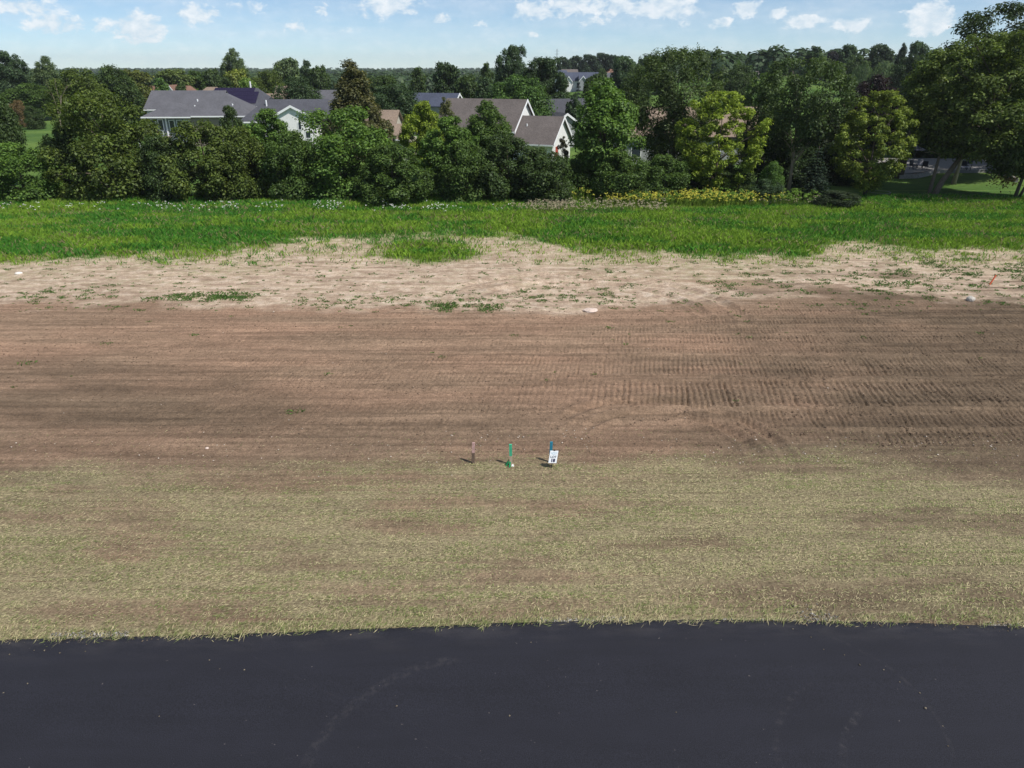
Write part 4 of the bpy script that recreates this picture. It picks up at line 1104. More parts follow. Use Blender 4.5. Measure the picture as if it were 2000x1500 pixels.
# mown lawn under the big trees on the right
lx = lines([(36, 72, 1.2)]); ly = lines([(69.3, 79.5, .8)])
LX, LY = np.meshgrid(lx, ly); LZ = lot_height(LX, LY) + .03 - .25 * (LX < 36.5)
ix = np.arange(LX.size).reshape(LX.shape)
me = mesh_np('lawn', np.stack([LX.ravel(), LY.ravel(), LZ.ravel()], -1), np.stack([ix[:-1, :-1], ix[:-1, 1:], ix[1:, 1:], ix[1:, :-1]], -1).reshape(-1, 4), smooth=True)
me.materials.append(M_lawn)
structure(link('lawn', me), 'shaded mown lawn under the big trees on the right')

# ------------------------------------------------------------------ houses
def gable_walls(m, x0, x1, y0, y1, zb, ze, zr, axis='x'):
    if axis == 'x':
        ym = (y0 + y1) / 2; sec = [(y0, zb), (y1, zb), (y1, ze), (ym, zr), (y0, ze)]
        return m.hexa([(x0, a, b) for a, b in sec], [(x1, a, b) for a, b in sec])
    xm = (x0 + x1) / 2; sec = [(x0, zb), (x1, zb), (x1, ze), (xm, zr), (x0, ze)]
    return m.hexa([(a, y0, b) for a, b in sec], [(a, y1, b) for a, b in sec])
def gable_roof(x0, x1, y0, y1, ze, zr, axis='x', ov=.45, rk=.35, t=.16, lift=.03):
    m = MB()
    if axis == 'y': x0, x1, y0, y1 = y0, y1, x0, x1
    ym = (y0 + y1) / 2; sl = (zr - ze) / (ym - y0)
    for s, ya in ((-1, y0 - ov), (1, y1 + ov)):
        zl = ze - ov * sl
        a = [(x0 - rk, ya, zl + lift), (x1 + rk, ya, zl + lift), (x1 + rk, ym, zr + lift), (x0 - rk, ym, zr + lift)]
        if axis == 'y': a = [(q, p, r) for p, q, r in a]
        m.hexa(a, [(p, q, r + t) for p, q, r in a])
    return m
def rake_trim(x, y0, y1, ze, zr, axis='x', ov=.45, side=1, hgt=.24):
    """white boards along the slope of a gable end, gutters excluded"""
    m = MB(); ym = (y0 + y1) / 2; sl = (zr - ze) / (ym - y0)
    xa, xb = (x, x + .05 * side) if side > 0 else (x - .05, x)
    for ya in (y0 - ov - .03, y1 + ov + .03):
        zl = ze - ov * sl
        lo = [(xa, ya, zl - hgt * .6), (xb, ya, zl - hgt * .6), (xb, ym, zr - hgt * .6), (xa, ym, zr - hgt * .6)]
        if axis == 'y': lo = [(q, p, r) for p, q, r in lo]
        m.hexa(lo, [(p, q, r + hgt + .14) for p, q, r in lo])
    return m
def hip_roof(x0, x1, y0, y1, ze, zr, inset=None, ov=.45, t=.14):
    m = MB(); a0, a1, b0, b1 = x0 - ov, x1 + ov, y0 - ov, y1 + ov
    ym = (b0 + b1) / 2; ins = inset if inset is not None else (b1 - b0) / 2
    r0, r1 = (a0 + ins, ym, zr), (a1 - ins, ym, zr)
    e = [(a0, b0, ze), (a1, b0, ze), (a1, b1, ze), (a0, b1, ze)]
    u = [(p, q, r + t) for p, q, r in e]
    m.face(e[::-1])
    for k in range(4): m.face([e[k], e[(k + 1) % 4], u[(k + 1) % 4], u[k]])
    m.face([u[0], u[1], r1, r0]); m.face([u[2], u[3], r0, r1]); m.face([u[1], u[2], r1]); m.face([u[3], u[0], r0])
    return m
def gutter(x0, x1, y, z, parent, mat=M_trim):
    return MB().box(x0, x1, y - .13, y, z - .10, z + .10).build('gutter', mat, parent)
def window(parent, x0, x1, z0, z1, y, axis='y', s=-1, t=.07):
    """window on a wall: frame proud of it, pane set into the frame"""
    def bx(m, a0, a1, b0, b1, d0, d1):
        lo, hi = min(y + s * d0, y + s * d1), max(y + s * d0, y + s * d1)
        return m.box(a0, a1, lo, hi, b0, b1) if axis == 'y' else m.box(lo, hi, a0, a1, b0, b1)
    m = MB(); q = .11
    bx(m, x0 - q, x0, z0 - q, z1 + q, .003, t); bx(m, x1, x1 + q, z0 - q, z1 + q, .003, t)
    bx(m, x0, x1, z1, z1 + q, .003, t - .004); bx(m, x0, x1, z0 - q, z0, .003, t - .004)
    f = m.build('window', M_trim, parent)
    bx(MB(), x0, x1, z0, z1, .004, .03).build('pane', M_glass, f)
    return f
def house(name, label, px, py_ground_Y, rz_deg, group=None, z=None):
    """origin on the ground at a photograph column and distance"""
    Y = py_ground_Y; x = (px - 1000) / F_PX * depth(Y, 3)
    zz = float(terrain(x, Y)) if z is None else z
    return tag(empty(name, (x, Y, zz - .05), math.radians(rz_deg)), label, 'house', group)

# white house with garage wing (turned so that its right gable end shows)
hs = house('white_house', 'white house with brown-grey gable roof and lower garage wing', 1003, 107.5, -22)
A = dict(y0=0, y1=9.2, ze=4.25, zr=8.0)
gable_walls(MB(), -12.4, 0, 0, 9.2, 0, 4.25, 8.0).build('wall', M_white, hs)
rf = gable_roof(-12.4, 0, 0, 9.2, 4.25, 8.0).build('roof', R_brown, hs)
rake_trim(.36, 0, 9.2, 4.25, 8.0).build('rake_trim', M_trim, hs)
gutter(-12.6, .3, -.46, 3.98, hs)
MB().box(-.03, .09, -.02, .09, 0, 3.9).build('downspout', M_trim, hs)
gable_walls(MB(), .004, 6.3, -1.2, 7.0, 0, 2.8, 5.9).build('garage_wall', M_white, hs)
rf2 = gable_roof(.38, 6.3, -1.2, 7.0, 2.8, 5.9).build('garage_roof', R_brown, hs)
rake_trim(6.66, -1.2, 7.0, 2.8, 5.9).build('rake_trim', M_trim, hs)
gutter(.4, 6.6, -1.66, 2.5, hs)
MB().tube([(1.6, 1.2, 4.55), (1.6, 1.2, 5.1)], .09, 8).build('roof_vent', M_trim, rf2)
f = MB().box(6.3, 6.36, .2, 1.2, .1, 2.2).build('door', plain('red_paint', (.42, .07, .05), .5), hs)
MB().tube([(6.37, .35, 1.1), (6.43, .35, 1.1)], .04, 6).build('handle', M_dark, f)
window(hs, 3.0, 4.2, 1.0, 2.1, -1.2); window(hs, -9.5, -8.2, 1.4, 2.8, 0); window(hs, -5.5, -4.2, 1.4, 2.8, 0)
window(hs, 4.6, 5.6, 1.2, 2.4, 9.2 - 2.195, s=1)
# lower catslide on its left part
m = MB().hexa([(-12.9, -1.7, 3.1), (-9.6, -1.7, 3.1), (-9.6, .9, 5.15), (-12.9, .9, 5.15)], [(-12.9, -1.7, 3.27), (-9.6, -1.7, 3.27), (-9.6, .9, 5.32), (-12.9, .9, 5.32)])
m.build('porch_roof', R_brown, hs); gutter(-12.9, -9.6, -1.7, 3.1, hs)
MB().box(-12.3, -10, -1.2, -.003, 0, 3.05).build('porch_wall', M_white, hs)

# grey hip-roofed house on the left
hs = house('grey_house', 'large grey hip-roofed house with blue-grey and taupe walls', 385, 128, 3)
MB().box(-1.0, 9.0, 0, 9, 0, 4.75).build('wall', M_taupe, hs)
hip_roof(-3.4, 9.0, 0, 10.5, 4.8, 8.4, 5.3).build('roof', R_grey, hs)
MB().box(-8.4, -1.004, .4, 6.5, 0, 4.72).build('sunroom_wall', M_bluegrey, hs)
hip_roof(-8.4, -.2, .0, 7.0, 4.7, 6.9, 3.9).build('sunroom_roof', R_grey, hs)
gutter(-8.8, -.6, -.46, 4.74, hs); gutter(-.55, 9.4, -.46, 4.86, hs)
for xx in (-4.2, -2.9, -1.75): window(hs, xx - .38, xx + .38, 2.6, 4.2, .4)
window(hs, -6.4, -5.7, 2.7, 4.3, .4); window(hs, -7.6, -6.9, 2.7, 4.3, .4)
for xx in (-8.35, -5.1, 4.1): MB().box(xx - .11, xx + .11, -.14 if xx > 0 else .25, -.003 if xx > 0 else .397, 0, 4.62).build('corner_post', M_trim, hs)
MB().box(-7.1, -6.6, .3, .397, .9, 2.5).build('door', plain('dark_red_door', (.12, .035, .03), .5), hs)
MB().box(-9.2, -4.6, -2.6, .39, 1.55, 1.75).build('deck', plain('deck_boards', (.20, .17, .15), .9), hs)
for xx in (-9.0, -6.9, -4.8): MB().box(xx - .07, xx + .07, -2.5, -2.36, 0, 2.7).build('deck_post', M_trim, hs)
for (xx, yy, zz) in ((-.3, 3.2, 7.2), (-.5, 2.0, 6.3), (5.8, 2.2, 6.5)): MB().tube([(xx, yy, zz - .6), (xx, yy, zz + .25)], .12, 8).build('roof_vent', M_trim, hs)
gable_walls(MB(), -12.5, 0.5, 11.2, 20.5, 0, 5.6, 8.3).build('rear_wall', M_white, hs)
gable_roof(-12.5, .5, 11.2, 20.5, 5.6, 8.3).build('rear_roof', R_grey, hs)
gutter(-12.8, .6, 10.74, 5.35, hs)
# house with dark solar roof behind it
hs = house('solar_house', 'house behind the grey one, roof covered in dark purple solar panels', 458, 152, 0)
MB().box(-7, 6.5, 0, 9, 0, 5.2).build('wall', M_greysid, hs)
hip_roof(-7, 6.5, 0, 9, 5.2, 8.6, 3.0).build('roof', R_char, hs)
Msol = plain('solar_cells', (.016, .011, .034), .25, .05)
sl = (8.6 - 5.34) / 4.95
for r in range(4):
    for c in range(9):
        xa = -4.6 + c * 1.02; yb = .25 + r * 1.05
        if xa + 1.0 > 6.2 - yb * .55: continue
        z0 = 5.34 + (yb + .45) * sl; z1 = 5.34 + (yb + .45 + 1.0) * sl
        lo = [(xa, yb, z0 + .05), (xa + .99, yb, z0 + .05), (xa + .99, yb + 1.0, z1 + .05), (xa, yb + 1.0, z1 + .05)]
        MB().hexa(lo, [(p, q, s + .05) for p, q, s in lo]).build('solar_panel', Msol, hs)
MB().tube([(2.2, 5.6, 7.8), (2.2, 5.6, 9.8)], .16, 8).build('vent_pipe', M_trim, hs)
gutter(-7.4, 6.9, -.46, 5.25, hs)
# white gable house
hs = house('white_gable_house', 'charcoal-roofed house with a bright white gable facing the lot', 573, 121, 8)
gable_walls(MB(), -3.3, 3.3, 0, 6, 0, 5.0, 6.75, 'y').build('wall', M_white, hs)
gable_roof(-3.3, 3.3, 0, 9, 5.0, 6.75, 'y').build('roof', R_char, hs)
rake_trim(-.36, -3.3, 3.3, 5.0, 6.75, 'y', side=-1).build('rake_trim', M_trim, hs)
MB().box(-9.0, 8.5, 6.004, 15, 0, 4.1).build('main_wall', M_white, hs)
hip_roof(-9.0, 8.5, 6.0, 15, 4.1, 7.45, 4.0).build('main_roof', R_char, hs)
gutter(-9.4, -3.9, 5.54, 4.1, hs)
window(hs, .9, 1.3, 3.3, 4.3, 0); window(hs, 1.9, 2.6, 2.0, 3.0, 0); window(hs, -7.9, -7.2, 1.8, 2.9, 6.004); window(hs, -6.4, -5.6, 1.8, 2.9, 6.004)
MB().tube([(-5.2, 9.0, 6.2), (-5.2, 9.0, 7.4)], .13, 8).build('roof_vent', M_trim, hs)
# brown roofs further back
hs = house('brown_roof_house', 'house with red-brown gable roof and a small white front gable', 312, 192, 4)
MB().box(-6.0, 9.5, 0, 9, 0, 4.2).build('wall', M_beige, hs); hip_roof(-6.2, 9.5, 0, 9, 4.2, 8.1, 3.0).build('roof', R_red, hs)
gable_roof(2.4, 5.2, -1.5, 4, 6.0, 8.2, 'y', .2, .2).build('front_gable_roof', R_red, hs)
gable_walls(MB(), 2.6, 5.0, -1.2, 3, 0, 6.0, 7.9, 'y').build('front_gable', M_white, hs); rake_trim(-1.71, 2.4, 5.2, 6.0, 8.2, 'y', .2, -1).build('rake_trim', M_trim, hs)
hs = house('tan_hip_house', 'house with tan-brown hip roof and white gable behind the grey roof', 405, 184, -3)
MB().box(-5, 5, 0, 9, 0, 4.2).build('wall', M_beige, hs); hip_roof(-5, 5, 0, 9, 4.2, 8.0, 4.2).build('roof', R_tan, hs)
gable_walls(MB(), -6.6, -3.2, -2, 3, 0, 5.0, 7.0, 'y').build('front_gable', M_white, hs); gable_roof(-6.6, -3.2, -2, 4, 5.0, 7.0, 'y', .3, .3).build('front_gable_roof', R_tan, hs)
rake_trim(-2.31, -6.6, -3.2, 5.0, 7.0, 'y', .3, -1).build('rake_trim', M_trim, hs)
hs = house('stepped_tan_house', 'tan house with stepped roofs half hidden by a dark round tree', 540, 178, 0)
MB().box(-3, 5, 0, 8, 0, 5.4).build('wall', M_beige, hs); gable_roof(-.2, 6, 0, 8, 5.4, 8.2).build('roof', R_tan, hs)
gable_roof(-3, -.6, -1, 6, 3.9, 6.6).build('lower_roof', R_tan, hs); MB().box(-2.8, -.7, -.8, 5.8, 0, 3.8).build('lower_wall', M_beige, hs)
hs = house('grey_roof_house', 'house with plain grey roof just left of the bronze tree', 628, 168, 6)
MB().box(-6, 4, 0, 8, 0, 3.9).build('wall', M_greysid, hs); gable_roof(-6, 4, 0, 8, 3.9, 7.6).build('roof', R_grey, hs)
# little tan-roofed house
hs = house('small_tan_house', 'small beige house with tan-grey roof under the bronze tree', 778, 108, -6)
MB().box(-2.8, 1.3, 0, 6, 0, 2.9).build('wall', M_beige, hs)
m = MB().hexa([(-3.2, -.5, 2.85), (1.7, -.5, 2.85), (1.4, 3.0, 4.75), (-3.2, 3.0, 4.75)], [(-3.2, -.5, 3.0), (1.7, -.5, 3.0), (1.4, 3.0, 4.9), (-3.2, 3.0, 4.9)]); m.build('roof', R_tan, hs)
gutter(-3.2, 1.7, -.5, 2.9, hs); window(hs, -.35, .25, 1.2, 2.2, 0)
gable_walls(MB(), -9, -1.6, 3.02, 10, 0, 3.8, 6.4).build('main_wall', M_beige, hs); gable_roof(-9, -1.6, 3.02, 10, 3.8, 6.4).build('main_roof', R_tan, hs)
MB().box(1.1, 1.22, -.1, -.003, 0, 2.75).build('downspout', M_trim, hs)
# grey gabled house behind the ridge
hs = house('grey_gable_house', 'house with blue-grey roof and white-trimmed gable behind the big white house', 893, 150, -18)
gable_walls(MB(), -9, 0, -2, 3.6, 0, 5.6, 7.6).build('wall', M_greysid, hs); gable_roof(-9, 0, -2, 3.6, 5.6, 7.6).build('roof', R_slate, hs); rake_trim(.36, -2, 3.6, 5.6, 7.6).build('rake_trim', M_trim, hs)
# small grey roof by the garage
hs = house('small_grey_house', 'small grey house with white-edged gable right behind the garage', 1106, 126, 20)
gable_walls(MB(), -1.6, 1.6, 0, 7, 0, 4.2, 5.3, 'y').build('wall', M_greysid, hs); gable_roof(-1.6, 1.6, 0, 7, 4.2, 5.3, 'y').build('roof', R_char, hs); rake_trim(-.36, -1.6, 1.6, 4.2, 5.3, 'y', side=-1).build('rake_trim', M_trim, hs)
gable_walls(MB(), -2, 7, 5, 12, 0, 3.8, 7.2).build('main_wall', M_greysid, hs); gable_roof(-2, 7, 5, 12, 3.8, 7.2).build('main_roof', R_char, hs)
# ranch house hidden behind the trees right of centre
hs = house('ranch_house', 'long low house with tan roof glimpsed behind the tall upright tree', 1350, 103, 0)
MB().box(-9.5, 10.5, 0, 9, 0, 3.9).build('wall', M_greysid, hs); gable_roof(-9.5, 10.5, 0, 9, 3.9, 7.2).build('roof', R_tan, hs)
gutter(-9.9, 10.9, -.46, 3.65, hs, M_dark)
for xx in (-7.5, -4.5, -1.0, 3.5, 7.5): window(hs, xx - .6, xx + .6, 1.1, 2.5, 0)
# far houses on the hillside
def far_house(label, px, Y, ytop, wpx, rz, wallm, roofm, kind='gable', gables=(), group=None):
    ytop += 4; pt = pd(px, ytop, Y); z0 = float(terrain(pt.x, Y)); hs = house('hillside_house', label, px, Y, rz)
    wm = wpx * depth(Y, 6) / F_PX / 2; zr = pt.z - z0; ze = zr * .6
    MB().box(-wm, wm, 0, 9, 0, ze).build('wall', wallm, hs)
    (hip_roof(-wm, wm, 0, 9, ze, zr, 4.0) if kind == 'hip' else gable_roof(-wm, wm, 0, 9, ze, zr)).build('roof', roofm, hs)
    for gxx in gables:
        gable_walls(MB(), gxx - 1.5, gxx + 1.5, -1.2, 3, 0, ze * .92, zr * .80, 'y').build('front_gable', wallm, hs)
        gable_roof(gxx - 1.5, gxx + 1.5, -1.2, 4, ze * .92, zr * .80, 'y', .3, .3).build('front_gable_roof', roofm, hs)
        rake_trim(-1.51, gxx - 1.5, gxx + 1.5, ze * .92, zr * .80, 'y', .3, -1, .3).build('rake_trim', M_trim, hs)
    for xx in np.arange(-wm + 1.5, wm - 1, 3.2): window(hs, xx, xx + 1.1, ze * .35, ze * .75, 0)
    return hs
far_house('leftmost far hillside house with navy roof and white walls', 1101, 345, 134, 18, 12, M_white, R_slate)
far_house('far hillside house with navy roof and white corner boards', 1118, 335, 138, 26, 4, M_white, R_slate, gables=(-2.0,))
far_house('far hillside house with wide slate roof in the middle of the cluster', 1152, 330, 138, 42, -4, M_greysid, R_slate, gables=(-3.0,))
far_house('far hillside house with brown roof above the others', 1115, 385, 132, 30, 8, M_beige, R_brown, gables=(4.0,))
far_house('rightmost far hillside house with a bright white gable', 1200, 320, 139, 36, -8, M_white, R_grey, gables=(1.5,))
far_house('far hillside house with pale red-brown roof at the tree line', 1193, 395, 131, 22, 0, M_beige, R_red, 'hip')
far_house('slate-roofed house alone on the hillside right of the airy tree', 1632, 285, 126, 42, 3, M_greysid, R_slate)
far_house('far house with low brown roof under the dark pine row', 1490, 310, 136, 34, 0, M_beige, R_brown)

# ------------------------------------------------------------------ patio under the big trees
pp = gp(1880, 338)
pat = structure(MB().hexa([(gp(1770, 344).x, gp(1770, 344).y, -.3), (gp(1830, 338).x, gp(1830, 338).y, -.3), (gp(1990, 337).x, gp(1990, 337).y, -.3), (gp(2040, 340).x, 96, -.3), (gp(2040, 340).x, 108, -.3), (gp(1760, 340).x, 108, -.3)],
                       [(gp(1770, 344).x, gp(1770, 344).y, .34), (gp(1830, 338).x, gp(1830, 338).y, .34), (gp(1990, 337).x, gp(1990, 337).y, .34), (gp(2040, 340).x, 96, .34), (gp(2040, 340).x, 108, .34), (gp(1760, 340).x, 108, .34)]).build('patio', M_concrete))
pat['label'] = 'pale concrete patio in the shade of the big trees'
pts = [(1755, 349), (1790, 348), (1812, 343), (1830, 338), (1870, 337), (1930, 337), (1952, 340), (1966, 347), (1985, 356)]
wl = tag(empty('garden_wall', gp(*pts[0])), 'low curved stone garden wall edging the shaded patio', 'wall'); o0 = gp(*pts[0])
sp0 = Vector((0, 0, 0))
path = [gp(*p) for p in pts]; 
for a_, b_ in zip(path[:-1], path[1:]):
    nseg = max(1, int((b_ - a_).length / .75))
    for i in range(nseg):
        s = a_.lerp(b_, i / nseg); e = a_.lerp(b_, (i + 1) / nseg); dv = (e - s).normalized(); nv = Vector((-dv.y, dv.x, 0)) * .17; s = s + dv * .01; e = e - dv * .01
        lo = [s - nv - o0, e - nv - o0, e + nv - o0, s + nv - o0]
        hgt = .44 + .02 * math.sin(i * 3.1)
        MB().hexa([(p.x, p.y, -.1) for p in lo], [(p.x, p.y, hgt) for p in lo]).build('stone', M_stonewall, wl)
M_chair = plain('dark_furniture', (.025, .027, .04), .6)
M_cush = plain('pale_cushion', (.26, .26, .30), .9)
def chair(label, px, Y, rz, pale=False):
    e = tag(empty('patio_chair', ((px - 1000) / F_PX * depth(Y, .5), Y, .34), rz), label, 'chair')
    MB().box(-.3, .3, -.3, .3, .40, .47).build('seat', M_cush if pale else M_chair, e)
    MB().hexa([(-.3, .27, .47), (.3, .27, .47), (.3, .34, .47), (-.3, .34, .47)], [(-.3, .40, 1.08), (.3, .40, 1.08), (.3, .46, 1.08), (-.3, .46, 1.08)]).build('backrest', M_cush if pale else M_chair, e)
    for sx in (-.27, .27):
        for sy in (-.26, .26): MB().box(sx - .025, sx + .025, sy - .025, sy + .025, 0, .397).build('leg', M_chair, e)
        MB().box(sx - .03, sx + .03, -.28, .28, .62, .66).build('armrest', M_chair, e)
    return e
chair('dark patio chair left of the thin trunk on the patio', 1783, 95.5, .5)
chair('pale-cushioned patio chair beside the dark chair left of the trunk', 1796, 97, -.4, True)
chair('dark patio chair nearest the thin trunk', 1806, 95.5, 2.6)
chair('dark patio chair right of the leaning trunk', 1884, 96, 2.2)
chair('dark patio chair by the table right of the leaning trunk', 1893, 98, -.6)
chair('pale-cushioned lounge chair at the right end of the patio', 1944, 95, -1.0, True)
e = tag(empty('patio_table', ((1882 - 1000) / F_PX * depth(94, .5), 94.4, .34)), 'low pale-topped patio table right of the leaning trunk', 'table')
MB().box(-.95, .95, -.45, .45, .42, .48).build('tabletop', M_cush, e)
for sx in (-.85, .85):
    for sy in (-.38, .38): MB().box(sx - .03, sx + .03, sy - .03, sy + .03, 0, .417).build('leg', M_chair, e)
e = tag(empty('patio_umbrella', ((1787 - 1000) / F_PX * depth(99, .5), 99.5, .34)), 'dark patio umbrella standing open over the left chairs', 'umbrella')
MB().tube([(0, 0, 0), (0, 0, 2.5)], .03, 8).build('pole', M_chair, e)
m = MB(); ring = [(1.3 * math.cos(k * math.pi / 4), 1.3 * math.sin(k * math.pi / 4)) for k in range(8)]
for k in range(8):
    a_, b_ = ring[k], ring[(k + 1) % 8]; m.hexa([(a_[0], a_[1], 2.0), (b_[0], b_[1], 2.0), (0, 0, 2.5)], [(a_[0], a_[1], 2.04), (b_[0], b_[1], 2.04), (0, 0, 2.56)])
m.build('canopy', M_chair, e)
# ring of edging round the maple's foot
p = gp(1718, 378); m = MB(); nn = 22
e = tag(empty('tree_edging', (p.x, p.y, 0)), 'pale ring of edging on the lawn under the yellow-green maple', 'edging')
for k in range(nn):
    a0, a1 = 2 * math.pi * k / nn + .01, 2 * math.pi * (k + 1) / nn - .01
    q = lambda a, r, z: (r * 1.1 * math.cos(a), r * math.sin(a), z)
    MB().hexa([q(a0, .9, 0), q(a1, .9, 0), q(a1, 1.02, 0), q(a0, 1.02, 0)], [q(a0, .9, .17), q(a1, .9, .17), q(a1, 1.02, .17), q(a0, 1.02, .17)]).build('edging_block', M_concrete, e)
# lattice pylon on the horizon
pt = pd(1088, 97, 1500)
e = tag(empty('pylon', (pt.x, 1500, float(terrain(pt.x, 1500)))), 'faint lattice mast standing above the far tree line in the centre', 'pylon')
hP = pt.z
for sx, sy in ((-1, -1), (1, -1), (1, 1), (-1, 1)): MB().tube([(sx * 2.2, sy * 2.2, 0), (sx * .3, sy * .3, hP)], .16, 5).build('leg', M_dark, e)
for k in range(8):
    z0, z1 = hP * k / 8, hP * (k + 1) / 8; r0_, r1_ = 2.2 - 1.9 * k / 8, 2.2 - 1.9 * (k + 1) / 8
    for s in (-1, 1): MB().tube([(-r0_ * s, -r0_, z0), (r1_ * s, -r1_, z1)], .09, 4).build('brace', M_dark, e)
for z in (.78, .9): MB().box(-4.5, 4.5, -.15, .15, hP * z, hP * z + .3).build('crossarm', M_dark, e)
# white bench on the sunny lawn at the left
p = gp(41, 240); 
e = tag(empty('garden_box', (p.x, p.y, 0)), 'small white box on the sunny lawn in the gap at the left', 'box')
MB().box(-.5, .5, -.4, .4, 0, .8).build('body', M_trim, e); MB().box(-.56, .56, -.46, .46, .803, .9).build('lid', M_trim, e)

# ------------------------------------------------------------------ survey stakes and lot sign
def zl(p): return float(lot_height(p.x, p.y))
M_wood = plain('weathered_lath', (.12, .085, .065), .95, .3, 14, stretch=(4, 4, .6))
M_woodl = plain('raw_lath', (.46, .36, .27), .95, .2, 14, stretch=(4, 4, .6))
M_pink = plain('faded_pink_paint', (.40, .26, .24), .9, .3, 12)
M_green = plain('green_paint', (.06, .42, .24), .7, .15, 12)
M_blue = plain('blue_paint', (.02, .19, .28), .7, .15, 12)
M_orange = plain('orange_paint', (.75, .16, .08), .7, .15, 12)
def stake(label, px, py, hgt, wd, split, m_up, m_lo, tilt=(0, 0), rz=0.0):
    p = gp(px, py); e = tag(empty('survey_stake', (p.x, p.y, zl(p))), label, 'stake'); e.rotation_euler = (tilt[0], tilt[1], rz)
    t = .028
    MB().hexa([(-wd * .15, -t, -.25), (wd * .15, -t, -.25), (wd * .15, t, -.25), (-wd * .15, t, -.25)], [(-wd, -t, .03), (wd, -t, .03), (wd, t, .03), (-wd, t, .03)]).build('point', m_lo, e)
    MB().box(-wd, wd, -t, t, .03, split).build('shaft', m_lo, e)
    MB().box(-wd * 1.02, wd * 1.02, -t - .002, t + .002, split, hgt).build('painted_top', m_up, e)
    return e
stake('weathered wooden survey stake with a faded pink top, left of the three', 924, 906, .80, .05, .42, M_pink, M_wood, (0, .04), .2)
g = stake('green-painted survey stake with ribbon at its foot, middle of the three', 998, 909, .80, .045, .36, M_green, M_woodl, (0, -.02), -.1)
m = MB(); rg = random.Random(2)
for k in range(7):
    a = rg.uniform(2.2, 4.6); d = Vector((math.cos(a), math.sin(a), 0)); s = Vector((-d.y, d.x, 0)) * .025
    p0, p1, p2 = Vector((-.03, -.03, .10)), d * .10 + Vector((0, 0, .12 + .05 * rg.random())), d * (.16 + .08 * rg.random()) + Vector((0, 0, .01))
    for u_, v_ in ((p0, p1), (p1, p2)): m.hexa([u_ - s, u_ + s, v_ + s, v_ - s], [q + Vector((0, 0, .006)) for q in (u_ - s, u_ + s, v_ + s, v_ - s)])
m.build('ribbon', plain('green_ribbon', (.01, .26, .09), .4, .1), g)
MB().hexa([(.02, -.12, 0), (.12, -.10, 0), (.10, -.02, 0), (.03, -.03, 0)], [(.03, -.11, .05), (.10, -.09, .05), (.09, -.04, .05), (.04, -.05, .05)]).build('plastic_cap', M_trim, g)
stake('blue-painted survey stake standing behind the lot sign', 1075, 904, .80, .045, .30, M_blue, M_woodl, (0, .02), .1)
stake('thin orange survey stake leaning in the weeds at the far right', 1931, 559, .75, .035, .10, M_orange, M_woodl, (.05, .32), 0)

p = gp(1077, 916)
sg = tag(empty('lot_sign', (p.x, p.y, zl(p))), 'small white sign reading LOT 18 on a thin black pin', 'sign')
sg.rotation_euler = (math.radians(-4), math.radians(9), math.radians(14))
MB().tube([(0, .012, -.2), (0, .012, .70)], .012, 6).build('pin', M_dark, sg)
pw, ph0, ph1 = .145, .20, .655
pn = MB().box(-pw, pw, -.006, .004, ph0, ph1).build('panel', plain('sign_white', (.82, .86, .90), .45, .02), sg)
Mtxt, Mtxt2, Mtxt3 = plain('navy_print', (.012, .012, .06), .6, .02), plain('grey_print', (.10, .13, .17), .6, .02), plain('pale_blue_print', (.42, .56, .66), .6, .02)
def text(s, size, x, z, mat, parent, bold=0.0):
    cu = bpy.data.curves.new('lettering', 'FONT'); cu.body = s; cu.size = size; cu.align_x = 'CENTER'; cu.offset = bold; cu.extrude = .001
    o = bpy.data.objects.new('lettering', cu); COL.objects.link(o)
    bpy.context.view_layer.update()
    me = bpy.data.meshes.new_from_object(o.evaluated_get(bpy.context.evaluated_depsgraph_get()))
    bpy.data.objects.remove(o); me.materials.clear(); me.materials.append(mat)
    q = link('lettering', me, parent); q.rotation_euler = (math.pi / 2, 0, 0); q.location = (x, -.008, z)
    return q
text('LOT', .115, 0, .390, Mtxt2, pn, .004)
text('18', .16, .0, .245, Mtxt, pn, .009)
m = MB()
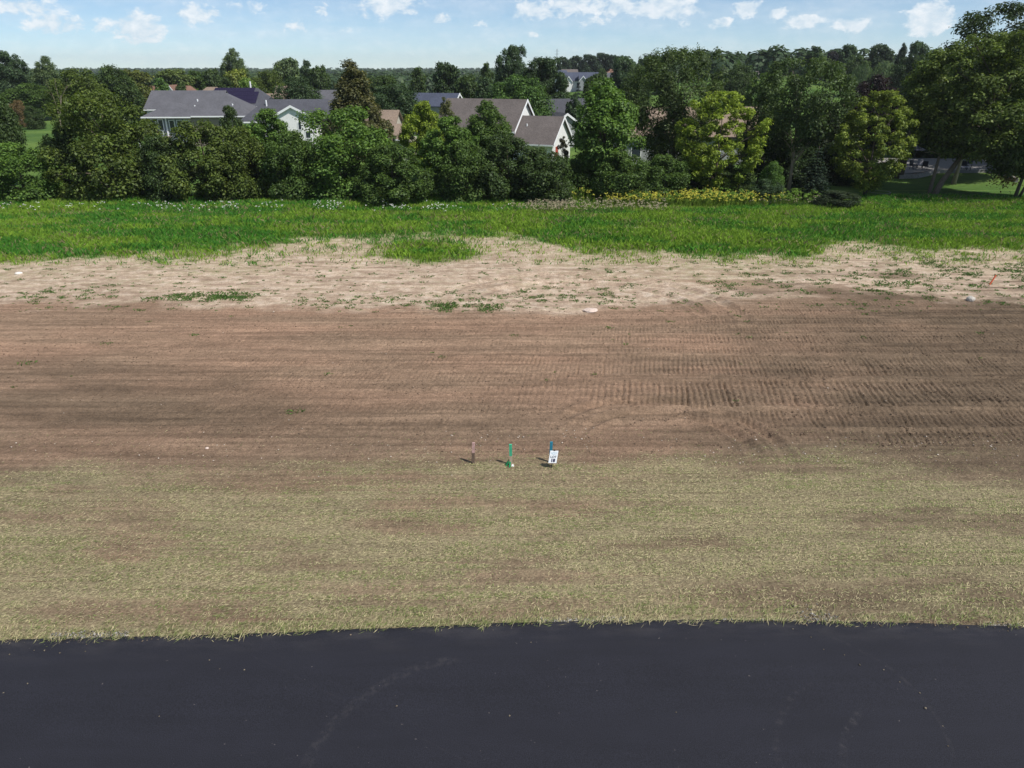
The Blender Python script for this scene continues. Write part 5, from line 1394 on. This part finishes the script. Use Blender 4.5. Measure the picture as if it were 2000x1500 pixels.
for (a0, a1, z0, z1) in [(-.10, -.055, .585, .60), (-.04, .03, .585, .603), (.045, .10, .585, .60), (-.105, -.02, .545, .563), (0, .06, .548, .56), (.07, .105, .545, .563), (-.06, .07, .515, .528)]: m.box(a0, a1, -.0095, -.0062, z0, z1)
m.build('faded_print', Mtxt3, pn)
MB().box(-.03, .03, -.012, .012, ph1 - .002, ph1 + .022).build('clip', M_dark, sg)

# stones one can pick out
def rock(label, px, py, r, col, seed, flat=.7):
    rg = random.Random(seed); p = gp(px, py); m = MB()
    import bmesh
    bm = bmesh.new(); bmesh.ops.create_icosphere(bm, subdivisions=2, radius=r)
    for v in bm.verts:
        k = 1 + .22 * (float(vn(v.co.x / r * 1.3 + seed, v.co.y / r * 1.3 + v.co.z / r, seed)) - .5) * 2
        v.co = Vector((v.co.x * k * 1.2, v.co.y * k, v.co.z * k * flat))
    me = bpy.data.meshes.new('rock'); bm.to_mesh(me); bm.free()
    me.materials.append(plain('rock_%s' % label.split()[0], col, .95, .25, 8))
    return tag(link('rock', me, None, (p.x, p.y, zl(p) + r * flat * .45)), label, 'rock')
rock('pale grey boulder lying in the brown soil at the far right', 1894, 588, .22, (.46, .43, .38), 3, .85)
rock('flat pinkish slab of stone at the edge of the dry strip', 1152, 607, .38, (.52, .42, .36), 5, .22)
rock('white stone on the dry strip at the far left', 37, 534, .20, (.66, .62, .56), 7, .5)
rock('tan pebble alone on the black road left of centre', 563, 1328, .035, (.50, .40, .24), 9, .7)
rock('pinkish stone in the soil left of the stakes above the straw', 405, 876, .06, (.55, .44, .38), 11, .6)

# ------------------------------------------------------------------ haze
def haze():
    m = bpy.data.materials.new('haze'); m.use_nodes = True; t = NT(m.node_tree); t.n.clear()
    v = t.new('ShaderNodeVolumePrincipled'); v.inputs['Color'].default_value = (.90, .96, 1, 1); v.inputs['Density'].default_value = 0.00011
    v.inputs['Anisotropy'].default_value = 0.2
    o = t.new('ShaderNodeOutputMaterial'); t.l.new(v.outputs[0], o.inputs['Volume'])
    ob = MB().box(-4300, 4300, -420, 4300, -4, 62).build('haze', m)
    ob['kind'] = 'stuff'; ob['label'] = 'thin summer haze over the land'; ob['category'] = 'haze'
haze()
